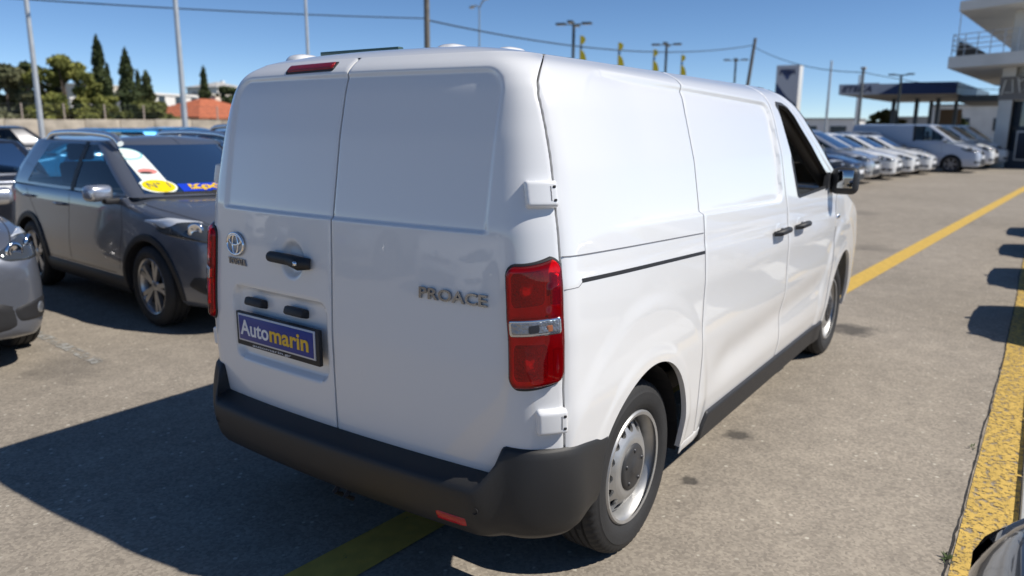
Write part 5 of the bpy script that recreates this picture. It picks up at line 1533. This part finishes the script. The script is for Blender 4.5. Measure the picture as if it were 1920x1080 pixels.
# ---- houses on the left
CREAM = mat('cream_render', (.66, .60, .50), .85, var=(.6, .08)); WREND = mat('white_render', (.78, .76, .72), .85, var=(.6, .06)); TERRA = mat('terracotta_tiles', (.46, .135, .062), .8, bump=(5, .6), var=(2.5, .22)); WINM = mat('dark_window', (.03, .04, .05), .15)
def house(x, y, ang, w, d, h, rh, wm, rm, label, wins=3, base=0., floors=1):
    r = empty('house', (x, y, base), R(ang)); tag(r, label, 'house', 'houses beyond the stone wall')
    box('wall', (0, 0, h/2), (w, d, h), wm, r)
    e = .45
    if rh > 0:
        V = [(-w/2-e, -d/2-e, h+.002), (w/2+e, -d/2-e, h+.002), (w/2+e, d/2+e, h+.002), (-w/2-e, d/2+e, h+.002), (-w/2+d/2, 0, h+rh), (w/2-d/2, 0, h+rh)]
        if w <= d: V[4] = (-.05, 0, h+rh); V[5] = (.05, 0, h+rh)
        V += [(a, b, c-.12) for a, b, c in V[:4]]
        rf = mk('roof', V, [(0, 1, 5, 4), (1, 2, 5), (2, 3, 4, 5), (3, 0, 4), (0, 6, 7, 1), (1, 7, 8, 2), (2, 8, 9, 3), (3, 9, 6, 0), (9, 8, 7, 6)], rm, r, False)
        box('chimney', (w*.2, d*.1, h+rh*.8), (.6, .6, 1.2), wm, rf)
    else:
        box('parapet', (0, 0, h+.12), (w+.3, d+.3, .24), wm, r)
    for f in range(floors):
        for i in range(wins):
            for sx in (-1, 1):
                wx = -w/2+w*(i+.5)/wins; zc = 1.6+f*2.9
                wdw = box('window', (wx, sx*(d/2+.02), zc), (1.1, .08, 1.25), WINM, r); box('window_frame', (wx, sx*(d/2+.05), zc+.68), (1.3, .10, .1), wm, wdw)
            if i < 2:
                box('window', (-w/2-.02, -d/4+i*d/2, 1.6+f*2.9), (.08, 1.0, 1.2), WINM, r)
    return r
house(40.5, 62.2, 10, 9.5, 8.0, 2.35, 1.7, CREAM, TERRA, 'low house with an orange tiled roof beside the van')
house(52.0, 91.0, 20, 9, 8, 5.2, 0, WREND, TERRA, 'white flat-roofed house right of the bush', 3, 0, 2)
house(46.5, 97.0, 5, 7, 7, 4.6, 0, WREND, TERRA, 'small white house showing between the two tall cypresses', 2, 0, 1)
house(60.0, 104.0, 30, 8, 8, 5.6, 0, WREND, TERRA, 'white flat-topped house behind the pale lamp post', 3, 0, 2)
house(77, 116, 15, 9, 8, 5.0, 0, CREAM, TERRA, 'cream hillside house above the right end of the orange roof', 3, 1.5, 2)
house(93, 136, 10, 9, 8, 6.0, 1.2, WREND, CONC, 'white hillside house closest to the van edge', 3, 3.0, 2)
house(70, 142, 25, 10, 8, 5.0, 0, CREAM, TERRA, 'far cream hillside house behind the lone cypress', 3, 3.5, 2)
# far hill
HILL = leaf_mat('far_hill_scrub', (.07, .075, .035), (.15, .14, .08), .05)
V = []; n1, n2 = 50, 12; g = np.random.default_rng(9)
for i in range(n1):
    az = R(30+70*i/(n1-1))
    for j in range(n2):
        D = 120+22*j; hh = 13*math.sin(min(1, j/8)*math.pi/2)*(.75+.25*math.sin(i*.5))*float(sstep(30, 44, np.array(math.degrees(az))))
        V.append((-2.5+D*math.cos(az), -2+D*math.sin(az), hh-2.0+g.uniform(-.4, .4)))
hill = mk('hill', V, grid_faces(n1, n2), HILL, None); hill['kind'] = 'structure'
# ---- fuel station
FBLUE = mat('station_blue', (.012, .035, .12), .45); FWHITE = mat('station_white', (.55, .56, .60), .5); SOFFIT = mat('canopy_soffit', (.50, .47, .42), .7); LETTER = mat('station_lettering', (.02, .03, .09), .5)
def footprint(name, pts, z0, z1, m, parent, loc=(0, 0)):
    n = len(pts); V = [(x-loc[0], y-loc[1], z0) for x, y in pts]+[(x-loc[0], y-loc[1], z1) for x, y in pts]
    F = [tuple(range(n-1, -1, -1)), tuple(range(n, 2*n))]+[(i, (i+1) % n, n+(i+1) % n, n+i) for i in range(n)]
    o = mk(name, V, F, m, parent, False)
    bm = bmesh.new(); bm.from_mesh(o.data); bmesh.ops.recalc_face_normals(bm, faces=bm.faces); bm.to_mesh(o.data); bm.free(); return o
A0 = Vector((51.25, 9.46)); C0 = Vector((52.24, 2.9)); B0 = Vector((67.6, 8.7)); D0 = B0+(C0-A0)
can = empty('fuel_canopy', (A0.x, A0.y, 0)); tag(can, 'fuel station canopy with white and dark blue lettered fascia', 'canopy')
z0, z1 = 3.86, 4.52; o_ = (A0.x, A0.y)
footprint('canopy_roof', [A0, C0, D0, B0], z0+.05, z1, FWHITE, can, o_)
footprint('soffit', [A0+Vector((.05, -.05)), C0+Vector((.05, .05)), D0+Vector((-.05, .05)), B0+Vector((-.05, -.05))], z0, z0+.045, SOFFIT, can, o_)
fd = (C0-A0).normalized(); fn = Vector((-abs(fd.y), fd.x if fd.y < 0 else -fd.x)); fn = Vector((fd.y, -fd.x)); fn = fn if fn.x < 0 else -fn
def fascia(name, t0, t1, za, zb, m, off, slant=0.):
    W_ = (C0-A0).length; a = A0+fd*W_*t0+fn*off; a2 = A0+fd*W_*(t0+slant)+fn*off; b = A0+fd*W_*t1+fn*off
    V = [(a.x-o_[0], a.y-o_[1], za), (b.x-o_[0], b.y-o_[1], za), (b.x-o_[0], b.y-o_[1], zb), (a2.x-o_[0], a2.y-o_[1], zb)]
    V += [(x-fn.x*(off-.004), y-fn.y*(off-.004), z) for x, y, z in V]
    return mk(name, V, [(0, 1, 2, 3), (4, 7, 6, 5), (0, 4, 5, 1), (1, 5, 6, 2), (2, 6, 7, 3), (3, 7, 4, 0)], m, can, False)
footprint('side_canopy', [C0+Vector((1.5, .0)), C0+Vector((1.8, -5.5)), C0+Vector((13, -5.5)), C0+Vector((13, .0))], 3.45, 3.82, mat('side_canopy_slate', (.06, .075, .09), .6), can, o_)
footprint('canopy_end', [C0+Vector((0, -.06)), D0+Vector((0, -.06)), D0+Vector((0, -.004)), C0+Vector((0, -.004))], z0+.01, z1+.06, mat('fascia_slate', (.10, .15, .20), .5), can, o_)
fascia('fascia_blue', .36, 1.0, z0+.01, z1+.06, FBLUE, .06, .18)
fascia('fascia_white', 0, .355, z0+.01, z1+.06, FWHITE, .05, .18)
c3 = A0+fd*1.05+fn*.08
text_on('canopy_lettering', 'ETEKA', (c3.x-o_[0], c3.y-o_[1], (z0+z1)/2+.02), (fd.x, fd.y, 0), (0, 0, 1), 1.75, LETTER, can, .03, .02, .01, shear=.3, height=.36)
for t, s_ in ((.28, .45), (.50, .45), (.70, .45), (.50, .8), (.75, .8)):
    p = A0+(C0-A0)*t+(B0-A0)*s_; box('column', (p.x-o_[0], p.y-o_[1], 1.93), (.26, .26, 3.86), mat('column_slate', (.10, .12, .14), .5), can, None, .02)
GPU = 'fuel pumps under the canopy'
for i, (t, s_) in enumerate(((.36, .45), (.58, .45), (.80, .45))):
    p = A0+(C0-A0)*t+(B0-A0)*s_; pr = empty('fuel_pump', (p.x, p.y, 0)); tag(pr, ['left fuel pump under the station canopy', 'middle fuel pump under the station canopy', 'right fuel pump under the station canopy'][i], 'fuel pump', GPU)
    box('cabinet', (0, 0, .95), (.5, .9, 1.9), FWHITE, pr, None, .04); box('display', (-.26, 0, 1.5), (.03, .6, .35), WINM, pr); tube('hose', [(-.2, .47, 1.6), (-.3, .6, 1.0), (-.25, .52, .6), (-.2, .47, .9)], .02, BLACKPL, pr, 6); box('plinth', (0, 0, .06), (.9, 1.3, .12), CONC, pr)
bd = empty('brown_board', (66.5, 4.35, 0)); tag(bd, 'brown board on posts under the right half of the canopy', 'board')
box('panel', (0, 0, 2.7), (.08, 1.5, 1.15), mat('brown_panel', (.16, .11, .07), .7), bd)
for yy in (-.6, .6): box('leg', (0, yy, 1.06), (.1, .1, 2.12), DARKPOLE, bd)
# totem sign
tot = empty('totem_sign', (50.6, 12.55, 0)); tag(tot, 'tall blue and white fuel station totem sign beyond the van windscreen', 'sign')
box('core', (.25, 0, 2.9), (.9, 1.5, 5.8), mat('totem_edge', (.72, .72, .70), .5), tot)
box('face', (-.215, 0, 2.9), (.03, 1.46, 5.7), FWHITE, tot)
mk('blue_field', [(-.236, .73, .05), (-.236, -.73, .05), (-.236, -.73, 3.2), (-.236, -.05, 3.75), (-.236, .73, 4.70)], [(4, 3, 2, 1, 0)], FBLUE, tot, False)
mk('chevron', [(-.237, .45, 5.45), (-.237, 0, 4.80), (-.237, -.35, 5.45)], [(0, 1, 2)], mat('chevron_blue', (.05, .08, .20), .5), tot, False)
text_on('totem_lettering', 'ETEKA', (-.240, .02, 5.36), (0, -1, 0), (0, 0, 1), 1.05, LETTER, tot, .03, .02, .006, shear=.2, height=.34)
for q in range(3): box('price_panel', (-.24, -.05, 3.2-.55*q), (.02, 1.1, .34), mat('price_panel_dark', (.02, .03, .04), .3), tot)
# ---- concrete building at the right
BW = mat('building_white', (.66, .65, .61), .85, bump=(3, .2), var=(.8, .10)); BGREY = mat('building_grey', (.30, .30, .29), .85, var=(.8, .12)); BBASE = mat('building_base_blue', (.07, .085, .11), .6)
T0 = Vector((38.26, 2.10)); dF = Vector((-.52, -.854)); dS = Vector((1, -.064)).normalized()
bld = empty('concrete_building', (T0.x, T0.y, 0)); tag(bld, 'two-storey concrete building with wide overhanging slabs at the right edge', 'building')
def slab(name, t, z0, z1, ln, dp, m): 
    a = t; return footprint(name, [a, a+dF*ln, a+dF*ln+dS*dp, a+dS*dp], z0, z1, m, bld, (T0.x, T0.y))
slab('balcony_slab', T0, 4.42, 4.92, 5.2, 17, BW)
T1 = T0+Vector((.0, .0))+dF*.25
slab('roof_slab', T1, 6.86, 7.28, 5.0, 24, BW)
def wbox(name, u, v, z0, z1, du, dv, m, parent=bld):
    """box in the building's frame: u along the front edge, v inwards"""
    a = T0+dF*u+dS*v; pts = [a, a+dF*du, a+dF*du+dS*dv, a+dS*dv]
    return footprint(name, pts, z0, z1, m, parent, (T0.x, T0.y))
wbox('pillar', 2.35, 2.0, 0, 4.42, .62, .62, BW); wbox('pillar', 2.55, 2.2, 4.92, 6.86, .75, .6, BW)
wbox('ground_wall', 3.0, 2.3, 0, .75, 2.1, 6, BBASE)
wbox('ground_wall', 3.0, 2.35, 2.95, 4.42, 2.1, 6, BW)
for k in range(1):
    g_ = wbox('window', 3.02+2.3*k, 2.42, .75, 2.95, 2.2, .05, mat('shop_glass', (.02, .035, .055), .05, 0, 1.)); wbox('window_frame', 2.98+2.3*k, 2.30, .75, 2.95, .08, .2, DARKMETAL, g_)
wbox('window_sill', 3.0, 2.25, 1.72, 1.80, 2.1, .12, DARKMETAL)
wbox('poster_frame', 3.35, 2.15, .35, 1.65, 1.3, .1, BW); wbox('poster', 3.42, 2.12, .42, 1.58, 1.16, .02, mat('poster_dark', (.03, .035, .05), .4))
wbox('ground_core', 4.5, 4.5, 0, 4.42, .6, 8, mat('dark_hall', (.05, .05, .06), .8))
wbox('upper_wall', 3.3, 2.6, 4.92, 5.2, 1.8, 6, BW); wbox('upper_wall', 3.3, 2.6, 6.5, 6.86, 1.8, 6, BW)
for k in range(1):
    g_ = wbox('window', 3.5+2.6*k, 2.7, 5.2, 6.5, 1.6, .05, MATS['shop_glass']); wbox('window_frame', 3.38+2.6*k, 2.62, 5.2, 6.5, .1, .2, BW, g_)
    for q in range(5): wbox('louvre', 3.5+2.6*k, 2.56, 5.25+.13*q, 5.29+.13*q, 1.6, .08, GALV, g_)
# dismantled shop sign: open letter frames on the band above the glass
SGN = mat('sign_frame_white', (.62, .62, .58), .6); g = np.random.default_rng(21)
wbox('sign_band', 2.3, 1.93, 3.0, 4.0, 2.85, .06, mat('sign_band_grey', (.20, .19, .18), .8))
for k in range(4):
    u0 = 2.45+.62*k; a = T0+dF*u0+dS*1.86
    kind = k % 3; pts = []
    if kind == 0: pts = [(0, 3.2), (.12, 3.85), (.42, 3.85), (.5, 3.35), (.15, 3.3)]
    elif kind == 1: pts = [(.05, 3.9), (.2, 3.3), (.45, 3.5), (.4, 3.85), (.1, 3.75)]
    else: pts = [(.25+.22*math.cos(q), 3.55+.28*math.sin(q)) for q in np.linspace(.4, 5.6, 9)]
    tube('sign_letter_frame', [(a.x+dF.x*p[0]-T0.x, a.y+dF.y*p[0]-T0.y, p[1]+g.uniform(-.05, .05)) for p in pts], .035, SGN, bld, 6)
# balcony railing and clutter
rail = empty('balcony_railing', (T0.x, T0.y, 4.92)); rail.parent = bld; rail.location = (0, 0, 4.92)
for t in np.arange(.1, 3.2, .6):
    p = dF*t+dS*.15; tube('railing_post', [(p.x, p.y, 0), (p.x, p.y, .95)], .02, GALV, rail, 6)
for t in np.arange(.15, 9, 1.2):
    p = dF*.1+dS*t; tube('railing_post', [(p.x, p.y, 0), (p.x, p.y, .95)], .02, GALV, rail, 6)
for z in (.3, .5, .72, .95):
    p, q = dF*.1+dS*.15, dF*3.1+dS*.15; tube('railing_bar', [(p.x, p.y, z), (q.x, q.y, z)], .018, GALV, rail, 6); q = dF*.1+dS*9; tube('railing_bar', [(p.x, p.y, z), (q.x, q.y, z)], .018, GALV, rail, 6)
pl = T0+dF*.45+dS*1.0; cr_ = empty('roof_tarp', (pl.x, pl.y, 4.92)); tag(cr_, 'slumped brown sheet on the balcony corner behind the railing', 'tarpaulin')
mk('sheet_fold', [(-.2, .2, 0), (.9, -.1, 0), (1.2, -1.2, 0), (-.1, -1.1, 0), (-.1, .15, .75), (.7, -.1, .55), (.9, -1.0, .12), (.0, -.9, .2)], [(0, 1, 5, 4), (1, 2, 6, 5), (2, 3, 7, 6), (3, 0, 4, 7), (4, 5, 6, 7)], mat('tarp_brown', (.10, .085, .07), .9), cr_, False)
tube('antenna', [(-.1, .2, 0), (-.15, .2, 2.0)], .02, GALV, cr_, 6)
# ---- low far buildings right of the van
GW = 'low far buildings beyond the parked cars'
for i, (x, y, w_, d_, h_, m_, lb) in enumerate(((118, 26.5, 8, 12, 3.1, WREND, 'low white shed on the horizon behind the silver car'), (150, 24, 10, 30, 3.0, CREAM, 'long cream shed on the horizon left of the concrete pole'), (125, 12.5, 8, 10, 3.4, BGREY, 'low grey shed on the horizon behind the pale grey van'), (96, 1.5, 8, 14, 4.2, BW, 'white flat building seen through the station columns'))):
    r = empty('far_building', (x, y, 0)); tag(r, lb, 'building', GW)
    box('wall', (0, 0, h_/2), (w_, d_, h_), m_, r); box('roof', (0, 0, h_+.1), (w_+.4, d_+.4, .2), BGREY, r)
    for q in range(3): box('window', (-w_/2-.03, -d_/3+q*d_/3, h_*.55), (.08, d_*.18, h_*.3), WINM, r)
# tree line and scrub on the far horizon
V = []; F = []; g = np.random.default_rng(5)
P = []
for k in range(260):
    az = R(g.uniform(-6, 66)); D = g.uniform(240, 300); c = np.array([-2.5+D*math.cos(az), -2+D*math.sin(az), g.uniform(.5, 3.0)])
    q = g.normal(size=(60, 3)); q /= np.linalg.norm(q, axis=1, keepdims=True); P.append(c+q*[3.5, 3.5, 2.0]*g.uniform(.4, 1, (60, 1)))
P = np.concatenate(P); P[:, 2] = np.maximum(P[:, 2], .1); V, F = leaves(P, .9, g)
o = mk('far_treeline', V, F, leaf_mat('far_tree_green', (.04, .05, .03), (.09, .10, .055), .1), None, False); tag(o, 'hazy dark line of distant trees along the horizon', 'trees', kind='stuff')
